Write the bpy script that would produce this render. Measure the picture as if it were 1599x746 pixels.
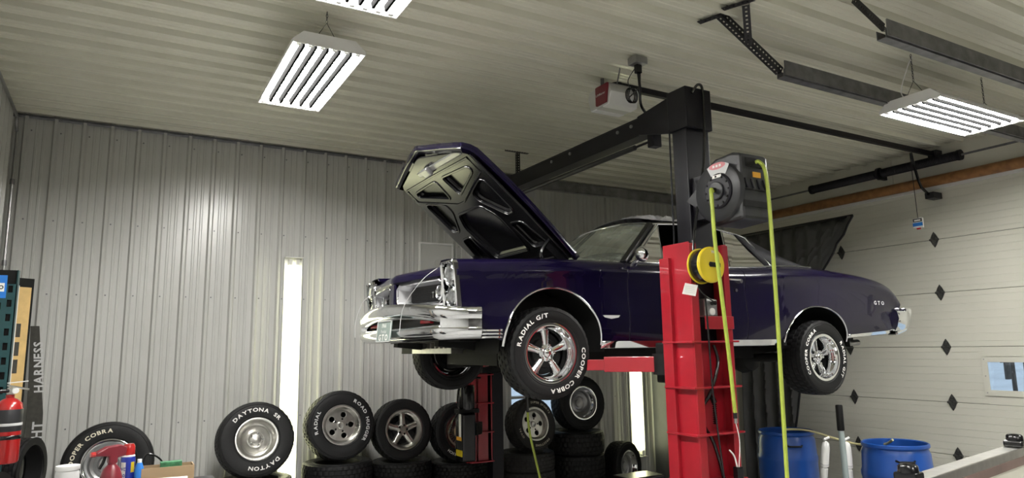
import bpy, bmesh, math, random
from mathutils import Vector, Matrix
PI = math.pi
random.seed(7)
scene = bpy.context.scene
for o in list(bpy.data.objects): bpy.data.objects.remove(o, do_unlink=True)
COL = scene.collection

# ------------------------------------------------------------------ camera
EYE = Vector((0, 0, 1.80))
yaw, pitch, roll = 0.518074, 0.156866, -0.0157673
fw = Vector((math.sin(yaw)*math.cos(pitch), math.cos(yaw)*math.cos(pitch), math.sin(pitch)))
r0 = Vector((math.cos(yaw), -math.sin(yaw), 0)); u0 = r0.cross(fw)
rt = math.cos(roll)*r0 + math.sin(roll)*u0
up = -math.sin(roll)*r0 + math.cos(roll)*u0
cam = bpy.data.cameras.new('camera'); cam.sensor_width = 36; cam.lens = 1075.4/1599*36
cam.clip_start = 0.02; cam.clip_end = 200
camo = bpy.data.objects.new('camera', cam); COL.objects.link(camo)
camo.matrix_world = Matrix(((rt.x, up.x, -fw.x, EYE.x), (rt.y, up.y, -fw.y, EYE.y), (rt.z, up.z, -fw.z, EYE.z), (0, 0, 0, 1)))
scene.camera = camo

# ------------------------------------------------------------------ world / exposure
w = bpy.data.worlds.new('overcast'); scene.world = w; w.use_nodes = True
bgn = w.node_tree.nodes['Background']; bgn.inputs[0].default_value = (0.78, 0.86, 0.97, 1); bgn.inputs[1].default_value = 0.9
vs = scene.view_settings
vs.view_transform = 'Standard'; vs.look = 'None'; vs.gamma = 1.0; vs.exposure = 0.38
vs.use_curve_mapping = False
TUBE_E = 125.0      # ceiling tubes
STRIP_E = 6.5      # vertical wall strips

# ------------------------------------------------------------------ materials
MATS = {}
def mat(name, col, rough=0.5, metal=0.0, var=0.08, scale=6.0, coat=0.0, spec=0.5, bump=0.0, bscale=60.0, emit=None, es=0.0, aniso=None):
    if name in MATS: return MATS[name]
    m = bpy.data.materials.new(name); m.use_nodes = True
    nt = m.node_tree; b = nt.nodes['Principled BSDF']
    b.inputs['Roughness'].default_value = rough; b.inputs['Metallic'].default_value = metal
    b.inputs['Coat Weight'].default_value = coat; b.inputs['Coat Roughness'].default_value = 0.03
    b.inputs['Specular IOR Level'].default_value = spec
    tc = nt.nodes.new('ShaderNodeTexCoord')
    if var > 0:
        n = nt.nodes.new('ShaderNodeTexNoise'); n.inputs['Scale'].default_value = scale; n.inputs['Detail'].default_value = 4
        nt.links.new(tc.outputs['Object'], n.inputs['Vector'])
        r = nt.nodes.new('ShaderNodeValToRGB')
        r.color_ramp.elements[0].position = 0.3; r.color_ramp.elements[1].position = 0.7
        r.color_ramp.elements[0].color = [c*(1-var) for c in col]+[1]
        r.color_ramp.elements[1].color = [min(1, c*(1+var)) for c in col]+[1]
        nt.links.new(n.outputs['Fac'], r.inputs['Fac']); nt.links.new(r.outputs['Color'], b.inputs['Base Color'])
    else:
        b.inputs['Base Color'].default_value = list(col)+[1]
    if bump > 0:
        n2 = nt.nodes.new('ShaderNodeTexNoise'); n2.inputs['Scale'].default_value = bscale; n2.inputs['Detail'].default_value = 3
        nt.links.new(tc.outputs['Object'], n2.inputs['Vector'])
        bp = nt.nodes.new('ShaderNodeBump'); bp.inputs['Strength'].default_value = bump; bp.inputs['Distance'].default_value = 0.01
        nt.links.new(n2.outputs['Fac'], bp.inputs['Height']); nt.links.new(bp.outputs['Normal'], b.inputs['Normal'])
    if emit:
        b.inputs['Emission Color'].default_value = list(emit)+[1]; b.inputs['Emission Strength'].default_value = es
    MATS[name] = m; return m
def glass_mat(name, tint, trans=0.9, refl=0.12):
    m = bpy.data.materials.new(name); m.use_nodes = True; nt = m.node_tree
    for n in list(nt.nodes): nt.nodes.remove(n)
    out = nt.nodes.new('ShaderNodeOutputMaterial'); tr = nt.nodes.new('ShaderNodeBsdfTransparent'); gl = nt.nodes.new('ShaderNodeBsdfGlossy')
    tr.inputs[0].default_value = [t*trans for t in tint]+[1]; gl.inputs['Roughness'].default_value = 0.02
    lw = nt.nodes.new('ShaderNodeFresnel'); lw.inputs[0].default_value = 1.55
    ad = nt.nodes.new('ShaderNodeMath'); ad.operation = 'ADD'; ad.inputs[1].default_value = refl
    mx = nt.nodes.new('ShaderNodeMixShader')
    nt.links.new(lw.outputs[0], ad.inputs[0]); nt.links.new(ad.outputs[0], mx.inputs[0]); nt.links.new(tr.outputs[0], mx.inputs[1]); nt.links.new(gl.outputs[0], mx.inputs[2])
    nt.links.new(mx.outputs[0], out.inputs[0]); MATS[name] = m; return m
M_wall = mat('painted_steel_wall', (0.55, 0.55, 0.53), 0.24, var=0.03, scale=2, bump=0.05, bscale=9)
M_ceil = mat('painted_steel_ceiling', (0.71, 0.70, 0.59), 0.17, spec=0.7, var=0.03, scale=2, bump=0.03, bscale=9)
M_slab = mat('wall_core', (0.42, 0.42, 0.41), 0.7)
M_floor = mat('concrete_floor', (0.40, 0.395, 0.385), 0.55, var=0.12, scale=3, bump=0.2)
M_door = mat('garage_door_paint', (0.68, 0.67, 0.59), 0.5, var=0.04, scale=1.2, bump=0.12, bscale=140)
M_header = mat('header_paint', (0.68, 0.665, 0.585), 0.5, var=0.06, scale=1.5)
M_white = mat('white_enamel', (0.80, 0.80, 0.79), 0.35, var=0.02)
M_tube = mat('fluorescent_tube', (0.9, 0.9, 0.9), 0.4, var=0, emit=(1.0, 0.985, 0.94), es=TUBE_E)
M_strip = mat('wall_strip_lens', (0.9, 0.9, 0.8), 0.4, var=0, emit=(1.0, 1.0, 0.60), es=STRIP_E)
M_paint = mat('midnight_purple_paint', (0.0032, 0.0018, 0.0135), 0.22, metal=0.0, var=0.05, coat=0.55, spec=0.12)
M_vinyl = mat('black_vinyl', (0.010, 0.010, 0.012), 0.6, spec=0.2, bump=0.35, bscale=180)
M_black = mat('gloss_black', (0.006, 0.006, 0.007), 0.2, var=0.1)
M_satin = mat('satin_black', (0.006, 0.0055, 0.009), 0.40, spec=0.3, var=0.15)
M_dark = mat('underbody_black', (0.006, 0.006, 0.006), 0.6, var=0.3, spec=0.25)
M_rubber = mat('tire_rubber', (0.006, 0.006, 0.0065), 0.55, spec=0.28, var=0.15, scale=12, bump=0.1, bscale=90)
M_dusty = mat('dusty_rubber', (0.022, 0.021, 0.020), 0.65, var=0.35, scale=8, bump=0.1, bscale=90)
M_letter = mat('tire_letter_white', (0.80, 0.79, 0.76), 0.6, var=0.06, scale=30)
M_letterc = mat('tire_letter_cream', (0.70, 0.66, 0.52), 0.6, var=0.08, scale=30)
M_chrome = mat('chrome', (0.82, 0.83, 0.85), 0.06, metal=1.0, var=0.02)
M_alum = mat('cast_aluminium', (0.62, 0.61, 0.58), 0.28, metal=1.0, var=0.1, scale=20)
M_steel = mat('grey_steel', (0.38, 0.38, 0.38), 0.35, metal=0.9, var=0.15)
M_galv = mat('galvanised_track', (0.20, 0.20, 0.21), 0.45, metal=0.8, var=0.25, scale=10)
M_perf = mat('dark_angle_iron', (0.035, 0.034, 0.036), 0.5, metal=0.5, var=0.3)
M_red = mat('lift_red', (0.30, 0.008, 0.017), 0.33, var=0.12, scale=5, coat=0.3, bump=0.05)
M_red2 = mat('extinguisher_red', (0.36, 0.012, 0.012), 0.25, var=0.05, coat=0.5)
M_redlamp = mat('red_plastic', (0.42, 0.02, 0.03), 0.25, var=0.05)
M_maroon = mat('maroon_plastic', (0.16, 0.012, 0.022), 0.35, var=0.05)
M_lime = mat('lime_hose', (0.36, 0.44, 0.06), 0.45, var=0.1, scale=20)
M_yellow = mat('yellow_plastic', (0.66, 0.50, 0.02), 0.38, var=0.05)
M_orange = mat('orange_sticker', (0.75, 0.36, 0.02), 0.5, var=0)
M_blue = mat('blue_plastic_drum', (0.010, 0.065, 0.30), 0.32, var=0.1, scale=4)
M_blue2 = mat('blue_print', (0.02, 0.18, 0.60), 0.4, var=0.05)
M_navy = mat('navy_can', (0.015, 0.03, 0.28), 0.25, var=0.03)
M_plas = mat('dark_grey_plastic', (0.020, 0.0205, 0.023), 0.4, var=0.12, scale=14)
M_paper = mat('paper_white', (0.78, 0.77, 0.74), 0.7, var=0.05)
M_card = mat('cardboard', (0.34, 0.24, 0.14), 0.8, var=0.1)
M_wood = mat('wood_board', (0.62, 0.42, 0.17), 0.6, var=0.15, scale=9)
M_pole = mat('stained_pine_pole', (0.27, 0.125, 0.045), 0.5, var=0.3, scale=14)
M_brown = mat('brown_stained_edge', (0.17, 0.115, 0.10), 0.5, var=0.2)
M_green = mat('rack_green', (0.012, 0.055, 0.06), 0.4, var=0.15)
M_olive = mat('dark_olive_fabric', (0.045, 0.043, 0.036), 0.8, var=0.2, scale=30)
M_grey = mat('cool_grey_cabinet', (0.045, 0.047, 0.055), 0.5, var=0.15)
M_silver = mat('silver_print', (0.55, 0.55, 0.55), 0.5, var=0.03)
M_lens = mat('lamp_glass', (0.50, 0.51, 0.53), 0.10, metal=0.95, var=0.4, scale=40, bump=0.5, bscale=50)
M_pearl = mat('opener_grey', (0.50, 0.50, 0.48), 0.38, var=0.05)
M_snow = mat('snow', (0.80, 0.83, 0.88), 0.9, var=0.08, scale=1.5)
M_bark = mat('bark', (0.10, 0.085, 0.075), 0.9, var=0.4, scale=8)
M_plastic_film = mat('crinkled_film', (0.55, 0.55, 0.58), 0.25, var=0.2, scale=14, bump=0.3, bscale=30)
M_skin_grey = mat('pole_grey', (0.32, 0.38, 0.38), 0.35, var=0.05)
M_glassw = glass_mat('windscreen_glass', (0.80, 0.90, 0.82), 0.5, 0.42)
_nt = M_glassw.node_tree; _o = [n for n in _nt.nodes if n.type == 'OUTPUT_MATERIAL'][0]; _src = _o.inputs[0].links[0].from_socket
_d = _nt.nodes.new('ShaderNodeBsdfDiffuse'); _d.inputs[0].default_value = (0.55, 0.60, 0.50, 1); _m = _nt.nodes.new('ShaderNodeMixShader')
_n = _nt.nodes.new('ShaderNodeTexNoise'); _n.inputs['Scale'].default_value = 3.0; _r = _nt.nodes.new('ShaderNodeMapRange')
_r.inputs[1].default_value = 0.35; _r.inputs[2].default_value = 0.7; _r.inputs[3].default_value = 0.12; _r.inputs[4].default_value = 0.34      # pale diffuse layer imitates the bright room reflection in the windshield
_nt.links.new(_n.outputs['Fac'], _r.inputs[0]); _nt.links.new(_r.outputs[0], _m.inputs[0]); _nt.links.new(_src, _m.inputs[1]); _nt.links.new(_d.outputs[0], _m.inputs[2]); _nt.links.new(_m.outputs[0], _o.inputs[0])
M_glasss = glass_mat('side_glass', (0.6, 0.65, 0.68), 0.6, 0.0)
M_pane = glass_mat('window_pane', (0.9, 0.97, 1.0), 0.95, 0.03)
M_cartr = mat('plate_grey', (0.20, 0.25, 0.23), 0.45, var=0.1)
M_grille = mat('grille_black', (0.02, 0.02, 0.022), 0.35, var=0.05)
M_sgrey = mat('grille_silver_paint', (0.45, 0.45, 0.46), 0.35, metal=0.5, var=0.05)
M_pink = mat('red_white_label', (0.60, 0.22, 0.24), 0.5, var=0.05)

# ------------------------------------------------------------------ mesh helpers
class MB:
    def __init__(s): s.v = []; s.f = []
    def add(s, vs, fs):
        o = len(s.v); s.v += [tuple(p) for p in vs]; s.f += [tuple(i+o for i in f) for f in fs]; return s
    def box(s, x0, x1, y0, y1, z0, z1, M=None):
        vs = [(x0,y0,z0),(x1,y0,z0),(x1,y1,z0),(x0,y1,z0),(x0,y0,z1),(x1,y0,z1),(x1,y1,z1),(x0,y1,z1)]
        if M: vs = [M @ Vector(p) for p in vs]
        return s.add(vs, [(0,3,2,1),(4,5,6,7),(0,1,5,4),(1,2,6,5),(2,3,7,6),(3,0,4,7)])
    def prism(s, poly, h0, h1, fn):
        """poly (a,b) extruded along c in [h0,h1]; fn(a,b,c)->xyz"""
        n = len(poly); vs = [fn(a,b,h0) for a,b in poly]+[fn(a,b,h1) for a,b in poly]
        fs = [tuple(range(n))[::-1], tuple(range(n, 2*n))]+[(i,(i+1)%n,n+(i+1)%n,n+i) for i in range(n)]
        return s.add(vs, fs)
    def bar(s, a, b, wx, wy, upv=(0,0,1)):
        a = Vector(a); b = Vector(b); d = (b-a).normalized(); U = Vector(upv)
        if abs(d.dot(U)) > 0.98: U = Vector((1,0,0))
        r = d.cross(U).normalized(); t = r.cross(d)
        vs = []
        for p in (a, b):
            for i, j in ((-1,-1),(1,-1),(1,1),(-1,1)): vs.append(p+r*(i*wx/2)+t*(j*wy/2))
        return s.add(vs, [(0,1,2,3),(7,6,5,4),(0,4,5,1),(1,5,6,2),(2,6,7,3),(3,7,4,0)])
    def tube(s, pts, rad, n=8, closed=False, cap=True):
        P = [Vector(p) for p in pts]; m = len(P); rr = rad if isinstance(rad, (list, tuple)) else [rad]*m
        vs = []; prev = None
        for i in range(m):
            if closed: d = P[(i+1)%m]-P[i-1]
            else: d = P[min(i+1, m-1)]-P[max(i-1, 0)]
            if d.length < 1e-9: d = Vector((0,0,1))
            d.normalize()
            if prev is None:
                a = Vector((0,0,1)) if abs(d.z) < 0.9 else Vector((1,0,0)); x = d.cross(a).normalized()
            else:
                x = prev - d*prev.dot(d)
                if x.length < 1e-6: x = d.orthogonal()
                x.normalize()
            prev = x; y = d.cross(x)
            for k in range(n):
                t = 2*PI*k/n; vs.append(P[i]+(x*math.cos(t)+y*math.sin(t))*rr[i])
        fs = []
        for i in range(m if closed else m-1):
            j = (i+1) % m
            for k in range(n): fs.append((i*n+k, i*n+(k+1)%n, j*n+(k+1)%n, j*n+k))
        if cap and not closed: fs += [tuple(range(n))[::-1], tuple((m-1)*n+k for k in range(n))]
        return s.add(vs, fs)
    def lathe(s, prof, n=32, axis='z', close=False, c=(0,0,0), caps=False):
        """prof list of (r,h)"""
        vs = []; m = len(prof)
        for i in range(n):
            t = 2*PI*i/n; ct, st = math.cos(t), math.sin(t)
            for r, h in prof:
                if axis == 'z': p = (r*ct, r*st, h)
                elif axis == 'y': p = (r*ct, h, r*st)
                else: p = (h, r*ct, r*st)
                vs.append((p[0]+c[0], p[1]+c[1], p[2]+c[2]))
        fs = []
        for i in range(n):
            j = (i+1) % n
            for k in range(m if close else m-1):
                l = (k+1) % m
                fs.append((i*m+k, j*m+k, j*m+l, i*m+l))
        if caps:
            fs.append(tuple(i*m for i in range(n))); fs.append(tuple(i*m+m-1 for i in range(n))[::-1])
        return s.add(vs, fs)
    def grid(s, rows, cu=False):
        nr = len(rows); nc = len(rows[0]); vs = [p for r in rows for p in r]
        return s.add(vs, [(i*nc+j, i*nc+j+1, (i+1)*nc+j+1, (i+1)*nc+j) for i in range(nr-1) for j in range(nc-1)])
    def build(s, name, m, parent=None, smooth=None, bevel=0, solid=0, loc=None, rot=None):
        me = bpy.data.meshes.new(name); me.from_pydata(s.v, [], s.f); me.update()
        bm = bmesh.new(); bm.from_mesh(me); bmesh.ops.remove_doubles(bm, verts=bm.verts, dist=1e-6)
        bmesh.ops.recalc_face_normals(bm, faces=bm.faces); bm.to_mesh(me); bm.free()
        me.materials.append(m)
        if smooth:
            me.shade_smooth(); me.set_sharp_from_angle(angle=math.radians(smooth))
        o = bpy.data.objects.new(name, me); COL.objects.link(o)
        if parent: o.parent = parent
        if loc: o.location = loc
        if rot: o.rotation_euler = rot
        if solid:
            k = o.modifiers.new('solid', 'SOLIDIFY'); k.thickness = solid; k.offset = 0
        if bevel:
            k = o.modifiers.new('bevel', 'BEVEL'); k.width = bevel; k.segments = 2; k.limit_method = 'ANGLE'
        return o
def tag(o, label=None, cat=None, group=None, kind=None):
    if label: o['label'] = label
    if cat: o['category'] = cat
    if group: o['group'] = group
    if kind: o['kind'] = kind
    return o
def empty(name, loc=(0,0,0), rot=(0,0,0), label=None, cat=None, group=None, parent=None):
    o = bpy.data.objects.new(name, None); COL.objects.link(o); o.location = loc; o.rotation_euler = rot; o.empty_display_size = 0.1
    if parent: o.parent = parent
    return tag(o, label, cat, group)
def copy_tree(o, parent=None):
    c = o.copy(); COL.objects.link(c); c.parent = parent
    for ch in list(o.children): copy_tree(ch, c)
    return c
def lerp(xs, x):
    for (a, p), (b, q) in zip(xs, xs[1:]):
        if x <= b: return p + (q-p)*max(0, min(1, (x-a)/(b-a)))
    return xs[-1][1]
def slerp(xs, x):
    """smooth monotone-ish interpolation (Catmull-Rom)"""
    n = len(xs)
    if x <= xs[0][0]: return xs[0][1]
    if x >= xs[-1][0]: return xs[-1][1]
    for i in range(n-1):
        if x <= xs[i+1][0]:
            x0, y0 = xs[i]; x1, y1 = xs[i+1]; h = x1-x0; t = (x-x0)/h
            m0 = (y1-xs[i-1][1])/(x1-xs[i-1][0]) if i > 0 else (y1-y0)/h
            m1 = (xs[i+2][1]-y0)/(xs[i+2][0]-x0) if i < n-2 else (y1-y0)/h
            return (2*t**3-3*t*t+1)*y0+(t**3-2*t*t+t)*h*m0+(-2*t**3+3*t*t)*y1+(t**3-t*t)*h*m1
def spline(pts, n=8):
    P = [Vector(p) for p in pts]; out = []
    for i in range(len(P)-1):
        p0 = P[max(i-1,0)]; p1 = P[i]; p2 = P[i+1]; p3 = P[min(i+2, len(P)-1)]
        for k in range(n):
            t = k/n; out.append(0.5*((2*p1)+(-p0+p2)*t+(2*p0-5*p1+4*p2-p3)*t*t+(-p0+3*p1-3*p2+p3)*t**3))
    out.append(P[-1]); return out
GL = {}
def glyph(ch):
    if ch in GL: return GL[ch]
    cu = bpy.data.curves.new('g', 'FONT'); cu.body = ch; cu.size = 1.0; cu.offset = 0.028; cu.resolution_u = 2
    ob = bpy.data.objects.new('g', cu); COL.objects.link(ob)
    bpy.context.view_layer.update()
    me = ob.evaluated_get(bpy.context.evaluated_depsgraph_get()).to_mesh()
    vs = [(v.co.x, v.co.y) for v in me.vertices]; fs = [tuple(p.vertices) for p in me.polygons]
    COL.objects.unlink(ob); bpy.data.objects.remove(ob)
    if vs:
        x0 = min(v[0] for v in vs); wd = max(v[0] for v in vs)-x0; vs = [(a-x0, b) for a, b in vs]
    else: wd = 0.3
    GL[ch] = (vs, fs, wd); return GL[ch]
def text_flat(s, size, fn, gap=0.12, wscale=1.0):
    """fn(a,b)->xyz, a along the line from 0 (centred), b up"""
    mb = MB(); ws = [glyph(c)[2]*wscale if c != ' ' else 0.35 for c in s]; tot = (sum(ws)+gap*(len(s)-1))*size; a = -tot/2
    for c, wd in zip(s, ws):
        if c != ' ':
            vs, fs, _ = glyph(c); mb.add([fn(a+p*size*wscale, q*size) for p, q in vs], fs)
        a += (wd+gap)*size
    return mb
def text_arc(s, size, R, ang, y, gap=0.16, wscale=1.25):
    """letters clockwise seen from -y, tops outward, centred on clock angle ang (0=top, 90=right)"""
    def fn(a, b):
        t = math.radians(ang)+a/R; r = R+b-size*0.35
        return (r*math.sin(t), y, r*math.cos(t))
    return text_flat(s, size, fn, gap, wscale)

# ================================================================== ROOM
XL, XR, YF, YB, ZC = -0.99, 8.19, -4.5, 7.67, 4.06
RP = 0.2338                                   # rib pitch
def struct(o): o['kind'] = 'structure'; return o
struct(MB().box(XL-0.2, XR+0.2, YF-0.2, YB+0.2, -0.15, 0).build('floor', M_floor))
struct(MB().box(XL-0.2, XR+0.2, YF-0.2, YB+0.2, ZC+0.05, ZC+0.20).build('ceiling', M_slab))
ceil = bpy.data.objects['ceiling']
WX0, WX1, WZ0, WZ1 = 4.26, 4.26+4*RP, 0.86, 1.52            # rear window opening
wb = MB()
wb.box(XL-0.2, WX0, YB+0.03, YB+0.2, 0, ZC+0.03); wb.box(WX1, XR+0.2, YB+0.03, YB+0.2, 0, ZC+0.03)
wb.box(WX0, WX1, YB+0.03, YB+0.2, 0, WZ0); wb.box(WX0, WX1, YB+0.03, YB+0.2, WZ1, ZC+0.03)
wall_back = struct(wb.build('wall_back', M_slab))
wall_left = struct(MB().box(XL-0.2, XL-0.03, YF, YB+0.03, 0, ZC+0.03).build('wall_left', M_slab))
wall_front = struct(MB().box(XL-0.2, XR+0.2, YF-0.2, YF, 0, ZC+0.03).build('wall_front', mat('dark_workshop_wall', (0.16, 0.155, 0.15), 0.8, var=0.4, scale=1.2)))
def rib_profile(n=4, major=0.02, minor=0.0045, o=(0.012, 0.022, 0.042, 0.052)):
    """(along, out) points of one ribbed sheet, n ribs wide"""
    p = [(0, 0)]
    for k in range(n):
        b = k*RP
        p += [(b+o[0], 0), (b+o[1], major), (b+o[2], major), (b+o[3], 0)]
        for c in (0.118, 0.176):
            p += [(b+c-0.014, 0), (b+c-0.007, minor), (b+c+0.007, minor), (b+c+0.014, 0)]
    p += [(n*RP, 0)]
    return p
def sheet(name, parent, fn, c0, c1, prof):
    mb = MB(); mb.grid([[fn(a, b, c) for a, b in prof] for c in (c0, c1)])
    return mb.build(name, M_wall if parent is not ceil else M_ceil, parent, solid=0.0015)
PROF = rib_profile(major=0.034, minor=0.007, o=(0.006, 0.022, 0.044, 0.060))
# back wall sheets: first major rib at X=-0.873 -> sheet start such that rib centre falls there
xs = -0.873-0.033-RP*4
k = 0
screws = MB()
while xs < XR:
    prof = [(min(max(xs+a, XL), XR), b) for a, b in PROF]
    if xs+4*RP > XL:
        f = lambda a, b, c: (a, YB-b, c)
        segs = [(0, ZC)]
        if abs(xs-(WX0-0.0)) < 4*RP*0.999 and False: pass
        sheet_list = segs
        for z0, z1 in sheet_list:
            if xs < WX1-0.01 and xs+4*RP > WX0+0.01:
                full = prof
                lo, hi = WX0, WX1
                left = [(a, b) for a, b in full if a < lo]; mid = [(a, b) for a, b in full if lo <= a <= hi]; right = [(a, b) for a, b in full if a > hi]
                left += [(lo, left[-1][1])] if left else []; right = ([(hi, right[0][1])] if right else [])+right
                if left: mid = [(lo, left[-1][1])]+mid
                if right: mid = mid+[(hi, right[0][1])]
                mb = MB()
                for pp, zz in ((left, (0, ZC)), (right, (0, ZC)), (mid, (0, WZ0)), (mid, (WZ1, ZC))):
                    if len(pp) > 1: mb.grid([[(a, YB-b, c) for a, b in pp] for c in zz])
                mb.build('wall_sheet', M_wall, wall_back, solid=0.0015)
            else:
                sheet('wall_sheet', wall_back, f, z0, z1, prof)
        for kk in range(4):
            sx = xs+kk*RP+0.075
            if XL < sx < XR and not (WX0 < sx < WX1):
                for sz in (0.45, 1.13, 2.36, 3.05, 3.9): screws.lathe([(0.0001, YB-0.006), (0.007, YB-0.005), (0.008, YB)], 6, 'y', c=(sx, 0, sz))
    xs += 4*RP
o = screws.build('wall_screws', M_galv, wall_back); o['kind'] = 'stuff'
# left wall sheets
ys = YF
while ys < YB:
    prof = [(min(ys+a, YB), b) for a, b in PROF]
    sheet('wall_sheet', wall_left, lambda a, b, c: (XL+b, a, c), 0, ZC, prof); ys += 4*RP
# ceiling sheets, ribs along X, rib centres at 6.58 + k*0.2338, lap at X=1.0ish
ys = 6.58-0.033-RP*4*12
CP = []
for _k in range(4):
    _b = _k*RP
    CP += [(_b, 0), (_b+0.003, -0.03), (_b+0.016, -0.03), (_b+0.038, 0.030), (_b+0.060, 0.030), (_b+0.082, 0)]
    for _c in (0.135, 0.185): CP += [(_b+_c-0.012, 0), (_b+_c-0.006, 0.005), (_b+_c+0.006, 0.005), (_b+_c+0.012, 0)]
CP += [(4*RP, 0)]
while ys < YB:
    if ys+4*RP > YF:
        prof = [(min(max(ys+a, YF), YB), b) for a, b in CP]
        for xa, xb, dz in ((XL, 1.12, 0.0), (1.08, XR, 0.003)):
            sheet('ceiling_sheet', ceil, lambda a, b, c: (c, a, ZC-b-dz), xa, xb, prof)
    ys += 4*RP
# trims
struct(MB().prism([(0, 0), (0.03, 0), (0.03, 0.006), (0.006, 0.012), (0, 0.03)], XL, XR, lambda a, b, c: (c, YB-0.022-a, ZC-0.022-b)).build('trim_1', M_galv))
# rear window
wn = struct(empty('window_1', (0, 0, 0)))
fr = MB()
for a in ((WX0, WX0+0.05, WZ0, WZ1), (WX1-0.05, WX1, WZ0, WZ1), (WX0+.05, WX1-.05, WZ0, WZ0+0.05), (WX0+.05, WX1-.05, WZ1-0.05, WZ1), (WX0+.05, WX1-.05, 1.17, 1.20)):
    fr.box(a[0], a[1], YB-0.03, YB+0.12, a[2], a[3])
fr.build('window_frame', M_white, wn)
MB().box(WX0+0.05, WX1-0.05, YB+0.05, YB+0.056, WZ0+0.05, WZ1-0.05).build('pane', M_pane, wn)
MB().box(WX0-0.05, WX1+0.05, YB-0.09, YB-0.02, WZ0-0.03, WZ0).build('window_sill', M_white, wn)

# garage wall: header + jambs, door in sections
DY0, DY1, DZ = 2.20, 6.75, 3.56
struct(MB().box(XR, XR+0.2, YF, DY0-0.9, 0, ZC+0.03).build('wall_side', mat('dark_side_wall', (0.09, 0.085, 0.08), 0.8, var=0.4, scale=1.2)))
wr = MB(); wr.box(XR, XR+0.2, DY0-0.9, DY0, 0, ZC+0.03); wr.box(XR, XR+0.2, DY1, YB+0.03, 0, ZC+0.03); wr.box(XR, XR+0.2, DY0, DY1, DZ, ZC+0.03)
wall_right = struct(wr.build('wall_right', M_header))
for y0, y1 in ((DY0-1.2, 2.63), (2.64, 4.85), (4.86, 7.6)):
    MB().box(XR-0.012, XR, y0, y1, DZ+0.1, ZC-0.03).build('header_panel', M_header, wall_right, bevel=0.003)
gd = struct(empty('door_1', (XR, 0, 0)))
ZS = [0.0, 0.545, 1.122, 1.735, 2.352, 2.966, DZ]
def door_prof(z0, z1, y0, y1, mb):
    nn = 7; p = []
    h = z1-z0; cuts = sorted(set([z0]+[z for z in [z0+h*(i+0.5)/nn for i in range(nn)]]+[z1]))
    line = [(0.008, z0), (0, z0+0.006)]
    for i in range(nn):
        zc = z0+h*(i+0.7)/(nn+0.4)
        line += [(0, zc-0.004), (0.0035, zc-0.002), (0.0035, zc+0.002), (0, zc+0.004)]
    line += [(0, z1-0.006), (0.008, z1)]
    mb.grid([[(x, y, z) for x, z in line] for y in (y0, y1)])
    mb.box(0.009, 0.045, y0, y1, z0+0.012, z1-0.012)
    for y in (y0, y1):
        pass
VW0, VW1, VZ0, VZ1 = 3.22, 4.07, 1.245, 1.60
for i in range(6):
    mb = MB()
    z0, z1 = ZS[i]+0.0015, ZS[i+1]-0.0015
    if i == 2:
        door_prof(z0, z1, DY0+0.01, VW0, mb); door_prof(z0, z1, VW1, DY1-0.01, mb)
        mb.box(0, 0.045, VW0, VW1, z0, VZ0); mb.box(0, 0.045, VW0, VW1, VZ1, z1)
    else: door_prof(z0, z1, DY0+0.01, DY1-0.01, mb)
    mb.build('door_section', M_door, gd)
wf = MB()
for y0, y1, z0, z1 in ((VW0-0.03, VW0+0.03, VZ0-.03, VZ1+.03), (VW1-0.03, VW1+0.03, VZ0-.03, VZ1+.03), (VW0+.03, VW1-.03, VZ0-.03, VZ0+.03), (VW0+.03, VW1-.03, VZ1-.03, VZ1+.03)):
    wf.box(-0.014, 0.0, y0, y1, z0, z1)
vf = wf.build('window_frame', M_door, gd, bevel=0.003)
sc = MB()
for y in (VW0, VW1):
    for z in (VZ0, (VZ0+VZ1)/2, VZ1): sc.lathe([(0.0001, -0.018), (0.006, -0.017), (0.007, -0.014)], 6, 'x', c=(0, y, z))
sc.build('frame_screws', M_steel, vf)
MB().box(0.015, 0.021, VW0, VW1, VZ0, VZ1).build('pane', M_pane, gd)
def hinge():
    mb = MB()
    F = lambda a, b, c: (c, a, b)
    mb.prism([(-0.045, 0.012), (0.045, 0.012), (0.022, 0.06), (0, 0.092), (-0.022, 0.06)], -0.010, -0.001, F)
    mb.prism([(-0.045, -0.012), (-0.022, -0.06), (0, -0.092), (0.022, -0.06), (0.045, -0.012)], -0.010, -0.001, F)
    mb.tube([(-0.012, -0.05, 0), (-0.012, 0.05, 0)], 0.013, 8)
    mb.box(-0.02, -0.001, -0.02, 0.02, -0.03, 0.03)
    for z in (-0.05, 0.05): mb.lathe([(0.0001, -0.018), (0.009, -0.016), (0.009, -0.01)], 6, 'x', c=(0, 0, z))
    return mb
h0 = None
for y in (3.26, 4.45, 5.645):
    for z in ZS[1:6]:
        if h0 is None: h0 = hinge().build('hinge', mat('hinge_steel', (0.10, 0.10, 0.095), 0.45, metal=0.6, var=0.4, scale=30), gd); o = h0
        else: o = h0.copy(); COL.objects.link(o)
        o.parent = gd; o.location = (0, y, z)
for z in ZS[1:6]: MB().box(0.012, 0.052, DY0+0.01, DY1-0.01, z-0.012, z+0.012).build('joint_light_stop', M_dark, gd)  # dark strips added behind the joints to block daylight and darken the lines
# seal strips above door
struct(MB().box(XR-0.03, XR-0.002, DY0-0.1, DY1+0.1, DZ-0.012, DZ+0.028).build('trim_3', M_white))
struct(MB().box(XR-0.022, XR-0.001, DY0-0.1, DY1+0.1, DZ+0.03, DZ+0.075).build('trim_4', M_galv))
tag(MB().tube([(XR-0.075, y, DZ+0.075) for y in (1.6, 3.0, 4.5, 6.0, 7.2)], 0.06, 14).build('wooden_pole', M_pole, smooth=40),
    'long brown stained wooden pole running above the garage door', 'pole')
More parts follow.
